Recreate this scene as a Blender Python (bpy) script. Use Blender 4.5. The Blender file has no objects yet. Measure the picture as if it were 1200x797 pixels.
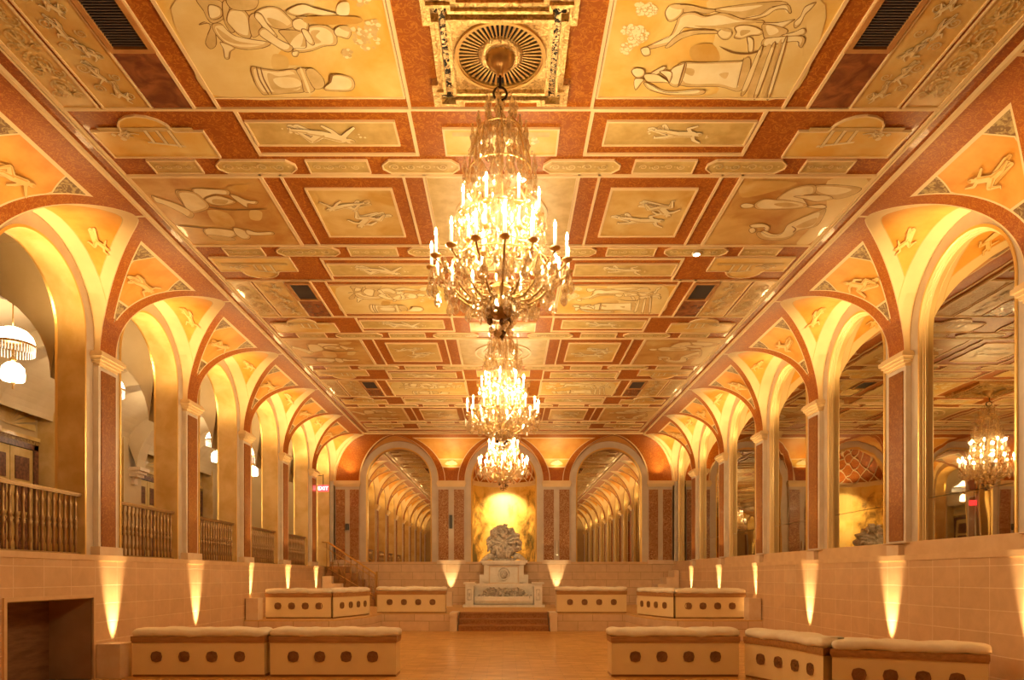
import bpy, bmesh, math, random
from math import sin, cos, pi, sqrt, atan2, radians
from mathutils import Vector, Matrix
random.seed(7)
COL = bpy.context.scene.collection

# ------------------------------------------------------------------ helpers
class MB:
    def __init__(s): s.v=[]; s.f=[]; s.m=[]; s.sm=[]
    def add(s, vs, fs, m=0, sm=False):
        o=len(s.v); s.v+= [tuple(p) for p in vs]
        for f in fs: s.f.append([i+o for i in f]); s.m.append(m); s.sm.append(sm)
    def quad(s,a,b,c,d,m=0,sm=False): s.add([a,b,c,d],[(0,1,2,3)],m,sm)
    def box(s,x0,x1,y0,y1,z0,z1,m=0):
        if x0>x1:x0,x1=x1,x0
        if y0>y1:y0,y1=y1,y0
        if z0>z1:z0,z1=z1,z0
        s.add([(x0,y0,z0),(x1,y0,z0),(x1,y1,z0),(x0,y1,z0),(x0,y0,z1),(x1,y0,z1),(x1,y1,z1),(x0,y1,z1)],
              [(0,3,2,1),(4,5,6,7),(0,1,5,4),(1,2,6,5),(2,3,7,6),(3,0,4,7)],m)
    def lathe(s,prof,n=16,c=(0,0,0),m=0,sm=True,flute=0,fa=0):
        vs=[];fs=[]
        for (r,z) in prof:
            for i in range(n):
                a=2*pi*i/n; rr=r*(1+(fa*cos(flute*a) if flute else 0))
                vs.append((c[0]+rr*cos(a),c[1]+rr*sin(a),c[2]+z))
        for j in range(len(prof)-1):
            for i in range(n):
                k=(i+1)%n; fs.append((j*n+i,j*n+k,(j+1)*n+k,(j+1)*n+i))
        fs.append(tuple(range(n))[::-1]); fs.append(tuple((len(prof)-1)*n+i for i in range(n)))
        s.add(vs,fs,m,sm)
    def tube(s,pts,r,n=6,m=0,closed=False,sm=True):
        pts=[Vector(p) for p in pts]; N=len(pts); vs=[];fs=[]
        rr=r if hasattr(r,'__len__') else [r]*N
        up=None
        for i,p in enumerate(pts):
            a=pts[(i-1)%N] if (closed or i>0) else p; b=pts[(i+1)%N] if (closed or i<N-1) else p
            t=(b-a).normalized() if (b-a).length>1e-9 else Vector((0,0,1))
            if up is None:
                up=Vector((0,0,1)) if abs(t.z)<.9 else Vector((1,0,0))
            x=up-t*up.dot(t)
            if x.length<1e-4: x=t.orthogonal()
            x.normalize(); y=t.cross(x); up=x
            for k in range(n):
                g=2*pi*k/n; vs.append(p+x*(rr[i]*cos(g))+y*(rr[i]*sin(g)))
        for i in range(N if closed else N-1):
            j=(i+1)%N
            for k in range(n):
                l=(k+1)%n; fs.append((i*n+k,i*n+l,j*n+l,j*n+k))
        if not closed: fs.append(tuple(range(n))[::-1]); fs.append(tuple((N-1)*n+k for k in range(n)))
        s.add(vs,fs,m,sm)
    def prism(s,poly,z0,z1,m=0,T=None):
        """poly 2D -> prism between z0,z1; T maps (u,v,w)->3D"""
        n=len(poly); T=T or (lambda u,v,w:(u,v,w))
        vs=[T(u,v,z0) for u,v in poly]+[T(u,v,z1) for u,v in poly]
        fs=[tuple(range(n))[::-1],tuple(range(n,2*n))]+[(i,(i+1)%n,n+(i+1)%n,n+i) for i in range(n)]
        s.add(vs,fs,m)
    def ring(s,po,pi_,z0,z1,m=0,T=None):
        n=len(po); T=T or (lambda u,v,w:(u,v,w))
        vs=[T(u,v,z0) for u,v in po]+[T(u,v,z0) for u,v in pi_]+[T(u,v,z1) for u,v in po]+[T(u,v,z1) for u,v in pi_]
        fs=[]
        for i in range(n):
            j=(i+1)%n
            fs+=[(i,j,n+j,n+i),(2*n+i,3*n+i,3*n+j,2*n+j),(i,2*n+i,2*n+j,j),(n+i,n+j,3*n+j,3*n+i)]
        s.add(vs,fs,m)
    def build(s,name,mats,parent=None,loc=None):
        if not isinstance(mats,(list,tuple)): mats=[mats]
        me=bpy.data.meshes.new(name); me.from_pydata(s.v,[],s.f)
        for m in mats: me.materials.append(m)
        me.polygons.foreach_set('material_index',s.m); me.polygons.foreach_set('use_smooth',s.sm)
        me.validate(); me.update()
        bm=bmesh.new(); bm.from_mesh(me); bmesh.ops.recalc_face_normals(bm,faces=bm.faces); bm.to_mesh(me); bm.free()
        o=bpy.data.objects.new(name,me); COL.objects.link(o)
        if loc: o.location=loc
        if parent: o.parent=parent
        return o
def tag(o,label=None,cat=None,group=None,kind=None):
    if label:o['label']=label
    if cat:o['category']=cat
    if group:o['group']=group
    if kind:o['kind']=kind
    return o
def empty(name,loc,label=None,cat=None,group=None,rz=0):
    o=bpy.data.objects.new(name,None); COL.objects.link(o); o.location=loc; o.rotation_euler=(0,0,rz)
    o.empty_display_size=.1
    return tag(o,label,cat,group)
def dup(o,parent=None):
    c=o.copy(); COL.objects.link(c); c.parent=parent
    for ch in KIDS(o): dup(ch,c)
    return c
def KIDS(o): return [x for x in bpy.data.objects if x.parent==o]
def offset_poly(p,d):
    """inset closed CCW poly by d"""
    n=len(p);out=[]
    A=sum(p[i][0]*p[(i+1)%n][1]-p[(i+1)%n][0]*p[i][1] for i in range(n))
    s=1 if A>0 else -1
    for i in range(n):
        a,b,c=p[i-1],p[i],p[(i+1)%n]
        e1=Vector((b[0]-a[0],b[1]-a[1])).normalized(); e2=Vector((c[0]-b[0],c[1]-b[1])).normalized()
        n1=Vector((-e1.y,e1.x))*s; n2=Vector((-e2.y,e2.x))*s
        k=n1+n2; k=k/max(.3,(1+n1.dot(n2)))
        out.append((b[0]+k.x*d,b[1]+k.y*d))
    return out
def rect(x0,x1,y0,y1): return [(x0,y0),(x1,y0),(x1,y1),(x0,y1)]

# ------------------------------------------------------------------ materials
def mat(name,col,rough=.5,metal=0,spec=.5,coat=0):
    m=bpy.data.materials.new(name); m.use_nodes=True
    b=m.node_tree.nodes['Principled BSDF']
    b.inputs['Base Color'].default_value=(*col,1); b.inputs['Roughness'].default_value=rough
    b.inputs['Metallic'].default_value=metal; b.inputs['Specular IOR Level'].default_value=spec
    b.inputs['Coat Weight'].default_value=coat
    return m
def N(m,t,**k):
    n=m.node_tree.nodes.new(t)
    for a,v in k.items():
        if a in n.inputs.keys(): n.inputs[a].default_value=v
        else: setattr(n,a,v)
    return n
def L(m,a,b): m.node_tree.links.new(a,b)
def ramp(m,src,stops,interp='LINEAR'):
    r=N(m,'ShaderNodeValToRGB'); r.color_ramp.interpolation=interp
    e=r.color_ramp.elements
    while len(e)<len(stops): e.new(.5)
    for i,(p,c) in enumerate(stops): e[i].position=p; e[i].color=(*c,1)
    L(m,src,r.inputs[0]); return r.outputs[0]
def coords(m,scale=(1,1,1),obj=True):
    tc=N(m,'ShaderNodeTexCoord'); g=N(m,'ShaderNodeNewGeometry')
    mp=N(m,'ShaderNodeMapping'); mp.inputs['Scale'].default_value=scale
    L(m,(tc.outputs['Object'] if obj else g.outputs['Position']),mp.inputs[0]); return mp.outputs[0]
def noise(m,vec,sc,det=4,dist=0,rough=.55):
    n=N(m,'ShaderNodeTexNoise'); n.inputs['Scale'].default_value=sc; n.inputs['Detail'].default_value=det
    n.inputs['Distortion'].default_value=dist; n.inputs['Roughness'].default_value=rough
    L(m,vec,n.inputs['Vector']); return n.outputs['Fac']
def base(m,out): L(m,out,m.node_tree.nodes['Principled BSDF'].inputs['Base Color'])
def bump(m,h,st=.3,d=.01):
    b=N(m,'ShaderNodeBump'); b.inputs['Strength'].default_value=st; b.inputs['Distance'].default_value=d
    L(m,h,b.inputs['Height']); L(m,b.outputs[0],m.node_tree.nodes['Principled BSDF'].inputs['Normal'])
def noisy(name,c1,c2,sc=3,rough=.5,metal=0,det=5,dist=0,lo=.35,hi=.65,bst=0,coat=0,world=True,scale=(1,1,1),spec=.5):
    m=mat(name,c1,rough,metal,spec,coat); v=coords(m,scale,not world); n=noise(m,v,sc,det,dist)
    base(m,ramp(m,n,[(lo,c1),(hi,c2)]))
    if bst: bump(m,n,bst)
    return m
def scroll(name,c1,c2,c3,sc=9,rough=.3,coat=.3):
    """damask-like scrolling ornament"""
    m=mat(name,c1,rough,0,.25,coat); v=coords(m,(1,1,1),False)
    n=noise(m,v,sc,2,2.2); n2=noise(m,v,1.3,4,0)
    w=N(m,'ShaderNodeMath',operation='SUBTRACT'); L(m,n,w.inputs[0]); w.inputs[1].default_value=.5
    a=N(m,'ShaderNodeMath',operation='ABSOLUTE'); L(m,w.outputs[0],a.inputs[0])
    c=ramp(m,a.outputs[0],[(.0,c2),(.02,c2),(.045,c1),(1,c1)])
    mx=N(m,'ShaderNodeMix',data_type='RGBA'); L(m,ramp(m,n2,[(.35,(0,0,0)),(.7,(1,1,1))]),mx.inputs[0])
    mx.inputs[0].default_value=.5
    d=N(m,'ShaderNodeMix',data_type='RGBA',blend_type='MIX'); d.inputs[7].default_value=(*c3,1); d.inputs[0].default_value=.35
    mm=N(m,'ShaderNodeMath',operation='MULTIPLY'); L(m,n2,mm.inputs[0]); mm.inputs[1].default_value=.7
    L(m,mm.outputs[0],d.inputs[0]); L(m,c,d.inputs[6]); base(m,d.outputs[2]); return m
M={}
M['red']=scroll('ornament_red',(.33,.078,.006),(.58,.22,.025),(.39,.12,.01),coat=.06,rough=.4)
M['redcove']=scroll('ornament_cove',(.37,.088,.006),(.60,.23,.025),(.43,.13,.01),sc=11,rough=.48,coat=0)
M['shaft']=scroll('marble_shaft',(.26,.085,.018),(.44,.18,.04),(.32,.12,.03),sc=7,rough=.35,coat=.1)
M['darkred']=noisy('marble_brown',(.16,.04,.012),(.36,.12,.035),5,.25,dist=1.2,coat=.4)
M['line']=mat('white_line',(.88,.68,.38),.5)
M['gold_paint']=noisy('gold_paint',(.80,.46,.07),(.88,.68,.26),1.6,.35,det=7,dist=.4,coat=.3)
M['tan_paint']=noisy('tan_paint',(.64,.37,.08),(.80,.60,.24),2.0,.35,det=8,dist=.6,coat=.3)
M['tan_bg']=noisy('tan_background',(.78,.58,.22),(.86,.70,.34),2.5,.4,det=8,coat=.2)
M['amberp']=noisy('amber_paint',(.52,.24,.045),(.74,.50,.17),1.8,.4,det=8,dist=.5,coat=.1)
M['olive']=noisy('tan_ground',(.56,.38,.12),(.70,.52,.20),6,.4,det=8,coat=.2)
M['orange']=noisy('orange_paint',(.74,.31,.035),(.84,.46,.09),2.2,.5,det=6)
M['darkpanel']=noisy('dark_ornament',(.20,.10,.03),(.5,.36,.14),14,.45,det=3,dist=1.5,lo=.45,hi=.6)
M['fig']=noisy('figure_cream',(.86,.72,.40),(.94,.84,.56),4,.45,det=5)
M['figline']=mat('figure_line',(.24,.12,.03),.5)
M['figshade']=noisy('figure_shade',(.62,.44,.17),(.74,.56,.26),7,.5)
M['scrollfig']=mat('scroll_cream',(.86,.70,.36),.45)
M['cream']=noisy('cream_plaster',(.80,.60,.32),(.88,.68,.38),2,.55)
M['lav']=noisy('grey_plaster',(.60,.50,.40),(.66,.57,.47),3,.45)
M['white']=noisy('pale_marble',(.74,.66,.56),(.82,.75,.66),4,.3)
M['goldjamb']=noisy('gold_leaf',(.70,.46,.15),(.86,.63,.28),2.4,.48,.2,det=8,dist=.3,bst=.08)
M['goldtrim']=mat('gold_trim',(.86,.60,.22),.32,.75)
M['goldreed']=mat('gold_reeding',(.84,.64,.32),.38,.35)
M['bronze']=mat('bronze_rail',(.36,.23,.11),.38,.75)
M['brass']=mat('brass',(.78,.52,.20),.28,.9)
M['oldbrass']=mat('aged_brass',(.50,.32,.12),.32,.9)
M['black']=mat('black_void',(.006,.005,.005),.8)
M['iron']=mat('dark_iron',(.05,.035,.03),.5,.5)
def goldrelief(name,sc,hole=None):
    m=mat(name,(.8,.56,.22),.35,.75); v=coords(m); n=noise(m,v,sc,3,1.5)
    base(m,ramp(m,n,([(0,(.02,.015,.01)),(.49,(.02,.015,.01)),(.515,(.85,.62,.3)),(1,(.95,.75,.42))] if hole else [(.3,(.5,.3,.09)),(.6,(.92,.68,.3))])))
    bump(m,n,.8,.02); return m
M['relief']=goldrelief('gold_relief',22); M['pierced']=goldrelief('gold_pierced',24,True)
M['slat']=mat('vent_slat',(.10,.085,.085),.45,.3)
M['ventdark']=mat('vent_dark',(.02,.018,.02),.6)
M['wood']=noisy('vent_wood',(.46,.22,.07),(.58,.30,.1),6,.4)
# tiles ------------------------------------------------------------
def tile(name,axis,c1,c2,mortar,w,h,off=0,rough=.3,ms=.008,bst=.5):
    m=mat(name,c1,rough,0,.5,.15)
    g=N(m,'ShaderNodeNewGeometry'); s=N(m,'ShaderNodeSeparateXYZ'); L(m,g.outputs['Position'],s.inputs[0])
    c=N(m,'ShaderNodeCombineXYZ'); L(m,s.outputs[axis[0]],c.inputs[0]); L(m,s.outputs[axis[1]],c.inputs[1])
    b=N(m,'ShaderNodeTexBrick'); L(m,c.outputs[0],b.inputs['Vector'])
    b.offset=off; b.inputs['Scale'].default_value=1; b.inputs['Brick Width'].default_value=w; b.inputs['Row Height'].default_value=h
    b.inputs['Mortar Size'].default_value=ms; b.inputs['Mortar Smooth'].default_value=.3; b.inputs['Bias'].default_value=0
    b.inputs['Color1'].default_value=(*c1,1); b.inputs['Color2'].default_value=(*c2,1); b.inputs['Mortar'].default_value=(*mortar,1)
    n=noise(m,g.outputs['Position'],5,6,.5)
    mx=N(m,'ShaderNodeMix',data_type='RGBA',blend_type='MULTIPLY'); mx.inputs[0].default_value=.5
    L(m,b.outputs['Color'],mx.inputs[6]); L(m,ramp(m,n,[(.3,(.75,.7,.66)),(.7,(1,1,1))]),mx.inputs[7]); base(m,mx.outputs[2])
    inv=N(m,'ShaderNodeMath',operation='SUBTRACT'); inv.inputs[0].default_value=1; L(m,b.outputs['Fac'],inv.inputs[1])
    bump(m,inv.outputs[0],bst,.01); return m
TC=((.70,.47,.27),(.76,.52,.31),(.86,.66,.44))
M['tile_side']=tile('marble_tile_side',(1,2),TC[0],TC[1],TC[2],.56,.27,0)
M['tile_back']=tile('marble_block_back',(0,2),(.72,.53,.34),(.78,.58,.39),(.50,.34,.19),.80,.27,.5)
M['ledge']=noisy('marble_ledge',(.68,.46,.26),(.76,.54,.32),4,.3,det=7)
M['block']=noisy('marble_block',(.76,.58,.40),(.82,.67,.50),5,.35,det=6)
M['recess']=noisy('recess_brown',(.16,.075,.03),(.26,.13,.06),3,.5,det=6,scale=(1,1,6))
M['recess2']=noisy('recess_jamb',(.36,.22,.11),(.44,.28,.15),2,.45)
def floor_mat():
    m=mat('parquet_floor',(.6,.36,.12),.38,0,.5,.1)
    g=N(m,'ShaderNodeNewGeometry'); b=N(m,'ShaderNodeTexBrick'); L(m,g.outputs['Position'],b.inputs['Vector'])
    b.offset=.5; b.inputs['Scale'].default_value=1; b.inputs['Brick Width'].default_value=.46; b.inputs['Row Height'].default_value=.115
    b.inputs['Mortar Size'].default_value=.003; b.inputs['Color1'].default_value=(.72,.42,.12,1); b.inputs['Color2'].default_value=(.86,.55,.20,1)
    b.inputs['Mortar'].default_value=(.40,.2,.05,1)
    v=coords(m,(1,3,1),False); n=noise(m,v,2.5,8,.6)
    mx=N(m,'ShaderNodeMix',data_type='RGBA',blend_type='MULTIPLY'); mx.inputs[0].default_value=.8
    L(m,b.outputs['Color'],mx.inputs[6]); L(m,ramp(m,n,[(.32,(.62,.5,.38)),(.66,(1,1,1))]),mx.inputs[7]); base(m,mx.outputs[2]); return m
M['floor']=floor_mat()
M['carpet']=noisy('tan_carpet',(.62,.40,.18),(.70,.47,.23),30,.9,det=3)
M['stepcarpet']=noisy('step_carpet',(.34,.15,.05),(.46,.23,.09),25,.9,det=3)
def pilaster_orn():
    m=mat('candelabra_ornament',(.4,.2,.1),.35,0,.5,.2)
    g=N(m,'ShaderNodeNewGeometry'); v=coords(m,(1,1,1),False)
    vo=N(m,'ShaderNodeTexVoronoi'); vo.inputs['Scale'].default_value=8; vo.inputs['Randomness'].default_value=.15; L(m,v,vo.inputs['Vector'])
    n=noise(m,v,11,2,1.4)
    a=N(m,'ShaderNodeMath',operation='MULTIPLY_ADD'); L(m,n,a.inputs[0]); a.inputs[1].default_value=.5; L(m,vo.outputs['Distance'],a.inputs[2])
    base(m,ramp(m,a.outputs[0],[(.0,(.78,.55,.28)),(.42,(.66,.42,.18)),(.50,(.30,.11,.035)),(1,(.22,.07,.02))])); return m
M['orn']=scroll('candelabra_ornament',(.27,.095,.03),(.78,.55,.28),(.34,.14,.05),sc=10)
def mirror_mat():
    m=mat('mirror',(.60,.54,.42),.015,1)
    v=coords(m,(1,1,.35),False); n=noise(m,v,1.1,2,0)
    bump(m,n,.12,.02); return m
M['mirror']=mirror_mat()
M['mirror_back']=mat('mirror_back',(.72,.66,.55),.01,1)
M['mezz']=noisy('mezzanine_plaster',(.62,.48,.28),(.70,.56,.36),1.5,.6,det=5)
M['mezzwall']=noisy('mezzanine_wall',(.58,.42,.2),(.64,.48,.25),1.5,.6)
M['doorgold']=noisy('door_gold',(.62,.46,.18),(.72,.56,.26),5,.45,.2)
M['doordark']=noisy('door_panel',(.08,.03,.02),(.24,.10,.06),14,.3,det=3)
M['niche']=None
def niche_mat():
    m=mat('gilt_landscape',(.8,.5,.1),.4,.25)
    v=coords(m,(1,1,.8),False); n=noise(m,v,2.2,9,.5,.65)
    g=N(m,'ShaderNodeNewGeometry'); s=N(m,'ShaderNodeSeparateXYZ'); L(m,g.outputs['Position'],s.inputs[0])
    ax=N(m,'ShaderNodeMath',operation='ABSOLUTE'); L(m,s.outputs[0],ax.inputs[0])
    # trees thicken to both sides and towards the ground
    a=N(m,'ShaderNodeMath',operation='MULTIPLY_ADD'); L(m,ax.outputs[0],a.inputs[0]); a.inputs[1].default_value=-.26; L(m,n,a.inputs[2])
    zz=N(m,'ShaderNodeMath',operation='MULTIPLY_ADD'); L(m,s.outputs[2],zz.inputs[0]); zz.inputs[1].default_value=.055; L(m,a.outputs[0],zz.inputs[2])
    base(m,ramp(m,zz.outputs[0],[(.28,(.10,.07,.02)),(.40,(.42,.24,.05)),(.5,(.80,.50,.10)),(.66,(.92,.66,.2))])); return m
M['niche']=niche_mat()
M['marble']=noisy('fountain_marble',(.84,.78,.70),(.92,.87,.80),7,.35,det=8,dist=.6)
M['carved']=noisy('carved_stone',(.46,.41,.35),(.84,.79,.72),9,.5,det=8,bst=.5)
M['benchcream']=noisy('bench_cream',(.84,.66,.36),(.88,.70,.40),3,.5)
M['benchwood']=noisy('bench_wood',(.38,.19,.06),(.52,.28,.10),4,.4,scale=(1,8,8))
M['cloth']=noisy('white_cloth',(.86,.77,.62),(.92,.84,.70),9,.85,bst=.3)
M['rosette']=noisy('rosette_brown',(.22,.10,.03),(.32,.16,.06),12,.5)
def crystal():
    m=bpy.data.materials.new('crystal'); m.use_nodes=True; nt=m.node_tree; nt.nodes.clear()
    o=nt.nodes.new('ShaderNodeOutputMaterial'); t=nt.nodes.new('ShaderNodeBsdfTransparent'); t.inputs[0].default_value=(.97,.93,.86,1)
    g=nt.nodes.new('ShaderNodeBsdfGlossy'); g.inputs[0].default_value=(1,.96,.88,1); g.inputs['Roughness'].default_value=.12
    d=nt.nodes.new('ShaderNodeBsdfTranslucent'); d.inputs[0].default_value=(1,.9,.72,1)
    a=nt.nodes.new('ShaderNodeMixShader'); a.inputs[0].default_value=.05; L(m,g.outputs[0],a.inputs[1]); L(m,d.outputs[0],a.inputs[2])
    lw=nt.nodes.new('ShaderNodeLayerWeight'); lw.inputs[0].default_value=.55
    mp=nt.nodes.new('ShaderNodeMapRange'); mp.inputs[3].default_value=.36; mp.inputs[4].default_value=.95; L(m,lw.outputs['Facing'],mp.inputs[0])
    b=nt.nodes.new('ShaderNodeMixShader'); L(m,mp.outputs[0],b.inputs[0]); L(m,t.outputs[0],b.inputs[1]); L(m,a.outputs[0],b.inputs[2])
    L(m,b.outputs[0],o.inputs[0]); return m
M['crystal']=crystal()
M['smoke']=noisy('smoky_crystal',(.12,.06,.04),(.45,.34,.24),12,.08,.6)
def emis(name,col,st,lit=False):
    m=mat(name,col,.6); b=m.node_tree.nodes['Principled BSDF']
    b.inputs['Emission Color'].default_value=(*col,1); b.inputs['Emission Strength'].default_value=st
    try: m.cycles.emission_sampling='FRONT' if lit else 'NONE'
    except Exception: pass
    return m
M['flame']=emis('bulb_flame',(1,.72,.36),900,True)
M['candle']=emis('candle_sleeve',(.92,.82,.62),.55)
M['shade']=emis('lamp_glass',(1,.80,.52),9,True)
M['fringe']=emis('lamp_fringe',(1,.9,.7),.9)
M['exit']=emis('exit_red',(1,.05,.06),2.5)
M['exitletter']=emis('exit_letter',(1,.6,.55),4)
M['uplens']=emis('uplight_lens',(1,.75,.4),2)
M['plant']=noisy('plant_green',(.05,.12,.03),(.12,.25,.07),12,.6)
M['spk']=mat('speaker_grey',(.10,.10,.10),.6)

# ------------------------------------------------------------------ layout constants
F=810.; B=2.83; P1=10.52
PK=[P1+B*(k-1) for k in range(-4,6)]        # pilaster planes, -3.63 .. 21.84
YB=24.4; YF=-3.6
ZC=6.27; XI=4.47; XO=4.70
ZS=4.83; CB=1.40; CA=1.30
def XC(z):  # cove surface
    t=max(0,min(1,(z-ZS)/CB)); return XO+CA*sqrt(max(0,1-t*t))
ZTOP=ZS+CB  # 6.23

# ------------------------------------------------------------------ 2D figures
def cap(p,q,r1,r2,n=7):
    p=Vector(p);q=Vector(q); d=q-p
    if d.length<1e-6: return [(p.x+r1*cos(2*pi*i/12),p.y+r1*sin(2*pi*i/12)) for i in range(12)]
    a=atan2(d.y,d.x); out=[]
    for i in range(n): t=a+pi/2+pi*i/(n-1); out.append((p.x+r1*cos(t),p.y+r1*sin(t)))
    for i in range(n): t=a-pi/2+pi*i/(n-1); out.append((q.x+r2*cos(t),q.y+r2*sin(t)))
    return out
def figure(po,s=1,ox=0,oy=0,drape=True,seed=0):
    """po: dict of joints; returns layered polys [(layer, mat, poly)]"""
    R=random.Random(seed); J={k:(ox+s*v[0],oy+s*v[1]) for k,v in po.items()}
    segs=[]
    def S(a,b,r1,r2): segs.append((J[a],J[b],r1*s,r2*s))
    S('neck','hip',.115,.105)
    S('hip','kl',.105,.07); S('kl','fl',.07,.034); S('hip','kr',.105,.07); S('kr','fr',.07,.034)
    S('neck','el',.056,.043); S('el','hl',.043,.028); S('neck','er',.056,.043); S('er','hr',.043,.028)
    hd=Vector(J['head']); nk=Vector(J['neck'])
    segs.append((tuple(nk),tuple(hd),.035*s,.035*s))
    segs.append((tuple(hd),tuple(hd+(hd-nk)*.25),.078*s,.068*s))
    for k in ('fl','fr'):
        f=Vector(J[k]); kn=Vector(J['kl' if k=='fl' else 'kr']); d=(f-kn).normalized(); nn=Vector((-d.y,d.x))
        segs.append((tuple(f),tuple(f+nn*.07*s+d*.02*s),.024*s,.016*s))
    out=[]
    if drape:
        h=Vector(J['hip']); k=Vector(J['kl']); f=Vector(J['fr'])
        for i in range(7):
            a=h.lerp(k,R.random()*.8); b=f+Vector((R.uniform(-.16,.2),R.uniform(-.18,.12)))*s
            out.append((0,1,cap(a,b,.117*s,.067*s))); out.append((.5+i*.12,2 if i%2 else 0,cap(a,b,.11*s,.06*s)))
            c=a.lerp(b,.5)+Vector((R.uniform(-.05,.05),R.uniform(-.05,.05)))*s
            out.append((2,1,cap(a,c,.007*s,.006*s))); out.append((2,1,cap(c,b,.006*s,.003*s)))
    for a,b,r1,r2 in segs: out.append((3,1,cap(a,b,r1+.009*s,r2+.009*s)))
    for a,b,r1,r2 in segs: out.append((4,0,cap(a,b,r1,r2)))
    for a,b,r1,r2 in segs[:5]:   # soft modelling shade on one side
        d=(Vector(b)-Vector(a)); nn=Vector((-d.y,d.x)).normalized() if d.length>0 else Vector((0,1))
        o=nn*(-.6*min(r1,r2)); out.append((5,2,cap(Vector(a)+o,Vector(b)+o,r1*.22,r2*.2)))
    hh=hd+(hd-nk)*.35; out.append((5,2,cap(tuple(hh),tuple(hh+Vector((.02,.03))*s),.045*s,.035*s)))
    return out
POSES=[
 dict(head=(.95,.42),neck=(.80,.36),hip=(.45,.22),kl=(.20,.42),fl=(.02,.16),kr=(.18,.14),fr=(-.12,.08),el=(.98,.16),hl=(1.12,.02),er=(.66,.10),hr=(.52,-.04)),
 dict(head=(.88,.52),neck=(.76,.42),hip=(.48,.20),kl=(.74,.02),fl=(.50,-.14),kr=(.16,.20),fr=(-.10,.30),el=(.98,.34),hl=(1.16,.46),er=(.60,.52),hr=(.44,.62)),
 dict(head=(1.0,.20),neck=(.85,.20),hip=(.46,.20),kl=(.22,.32),fl=(-.06,.34),kr=(.20,.10),fr=(-.10,.04),el=(.94,.42),hl=(1.12,.54),er=(.70,-.02),hr=(.90,-.12)),
 dict(head=(.72,.62),neck=(.62,.48),hip=(.40,.20),kl=(.70,.16),fl=(.66,-.14),kr=(.12,.28),fr=(-.04,.02),el=(.84,.44),hl=(.98,.30),er=(.40,.54),hr=(.24,.40)),
]
def blob(R,cx,cy,r,k=14,sz=.35,layer=1,m=0):
    out=[]
    for i in range(k):
        a=R.uniform(0,2*pi); d=r*sqrt(R.random()); x=cx+d*cos(a); y=cy+d*sin(a)*.8; q=r*sz*R.uniform(.5,1)
        out.append((layer,1 if i%4==0 else m,cap((x,y),(x,y),q*1.06,q))); out.append((layer+.3,m if i%3 else 2,cap((x,y),(x,y),q,q)))
    return out
def spiral(cx,cy,r,turns,s,w,a0=0):
    pts=[]
    for i in range(int(14*turns)+1):
        t=i/14; rr=r*(1-t/turns*.85); a=a0+s*2*pi*t; pts.append((cx+rr*cos(a),cy+rr*sin(a)))
    return [(2,0,cap(pts[i],pts[i+1],w*(1-.5*i/len(pts)),w*(1-.5*(i+1)/len(pts)),3)) for i in range(len(pts)-1)]
def flat_mesh(polys,T,mb=None,w0=.003,dw=.0018):
    mb=mb or MB()
    for lay,m,poly in polys:
        mb.add([T(u,v,w0+dw*lay) for u,v in poly],[tuple(range(len(poly)))],m)
    return mb
FM=[M['fig'],M['figline'],M['figshade']]
FMO=[noisy('figure_amber',(.88,.56,.18),(.92,.68,.30),5,.5),mat('amber_line',(.42,.19,.03),.5),noisy('amber_shade',(.72,.38,.08),(.80,.48,.12),7,.5)]
def fit(polys,W,H,pad=.06):
    xs=[p[0] for _,_,P in polys for p in P]; ys=[p[1] for _,_,P in polys for p in P]
    s=min((W*(1-pad*2))/(max(xs)-min(xs)),(H*(1-pad*2))/(max(ys)-min(ys)))
    cx=(max(xs)+min(xs))/2; cy=(max(ys)+min(ys))/2
    return [(l,m,[((x-cx)*s,(y-cy)*s) for x,y in P]) for l,m,P in polys]

# ==================================================================  FLOOR, PLATFORM
mb=MB(); mb.box(-6.1,6.1,YF,18.7,-.12,0)
FLOOR=tag(mb.build('floor',M['floor']),kind='structure')
# raised platform at the far end: plan with forward side wings
PZ=.48
plan=[(-5.93,YB),(-5.93,15.8),(-4.15,15.8)]
for i in range(1,9):
    t=i/9; plan.append((-4.15+.85*sin(t*pi/2)*1.0,15.8+2.8*(1-cos(t*pi/2))))
plan+=[(-3.28,18.6),(-1.45,18.6),(-1.45,19.5),(1.45,19.5),(1.45,18.6),(3.28,18.6)]
pl2=[(-x,y) for x,y in plan[3:11]][::-1]
plan+=pl2+[(4.15,15.8),(5.93,15.8),(5.93,YB)]
def inplan(mb_,z0,z1,m,grow=0): mb_.prism(plan,z0,z1,m)
mb=MB(); mb.prism(plan,0,PZ-.03,0)
mb.prism(plan,PZ-.03,PZ,1)
PLAT=tag(mb.build('floor_platform',[M['tile_back'],M['carpet']]),kind='structure')
mb=MB()
for i in range(3):
    y0=18.62+.28*i; z1=PZ-.16*(3-i)+.16*1
    mb.box(-1.22,1.22,y0,19.49,.16*i,.16*(i+1)-(.002 if i==2 else 0)); mb.box(-1.222,1.222,y0-.025,y0+.02,.16*i+.125,.16*(i+1)+.003,1)
st=mb.build('carpeted_steps',[M['stepcarpet'],M['benchwood']]); tag(st,'three dark brown carpeted steps rising from dance floor to fountain platform','steps')
for sx in (-1,1):
    mb=MB(); mb.box(sx*1.25,sx*1.44,18.52,19.5,0,.40); mb.box(sx*1.235,sx*1.445,18.48,19.5,.40,.50)
    tag(mb.build('step_cheek_block',M['block']),'low marble cheek block '+('left' if sx<0 else 'right')+' of the carpeted steps','block')

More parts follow.
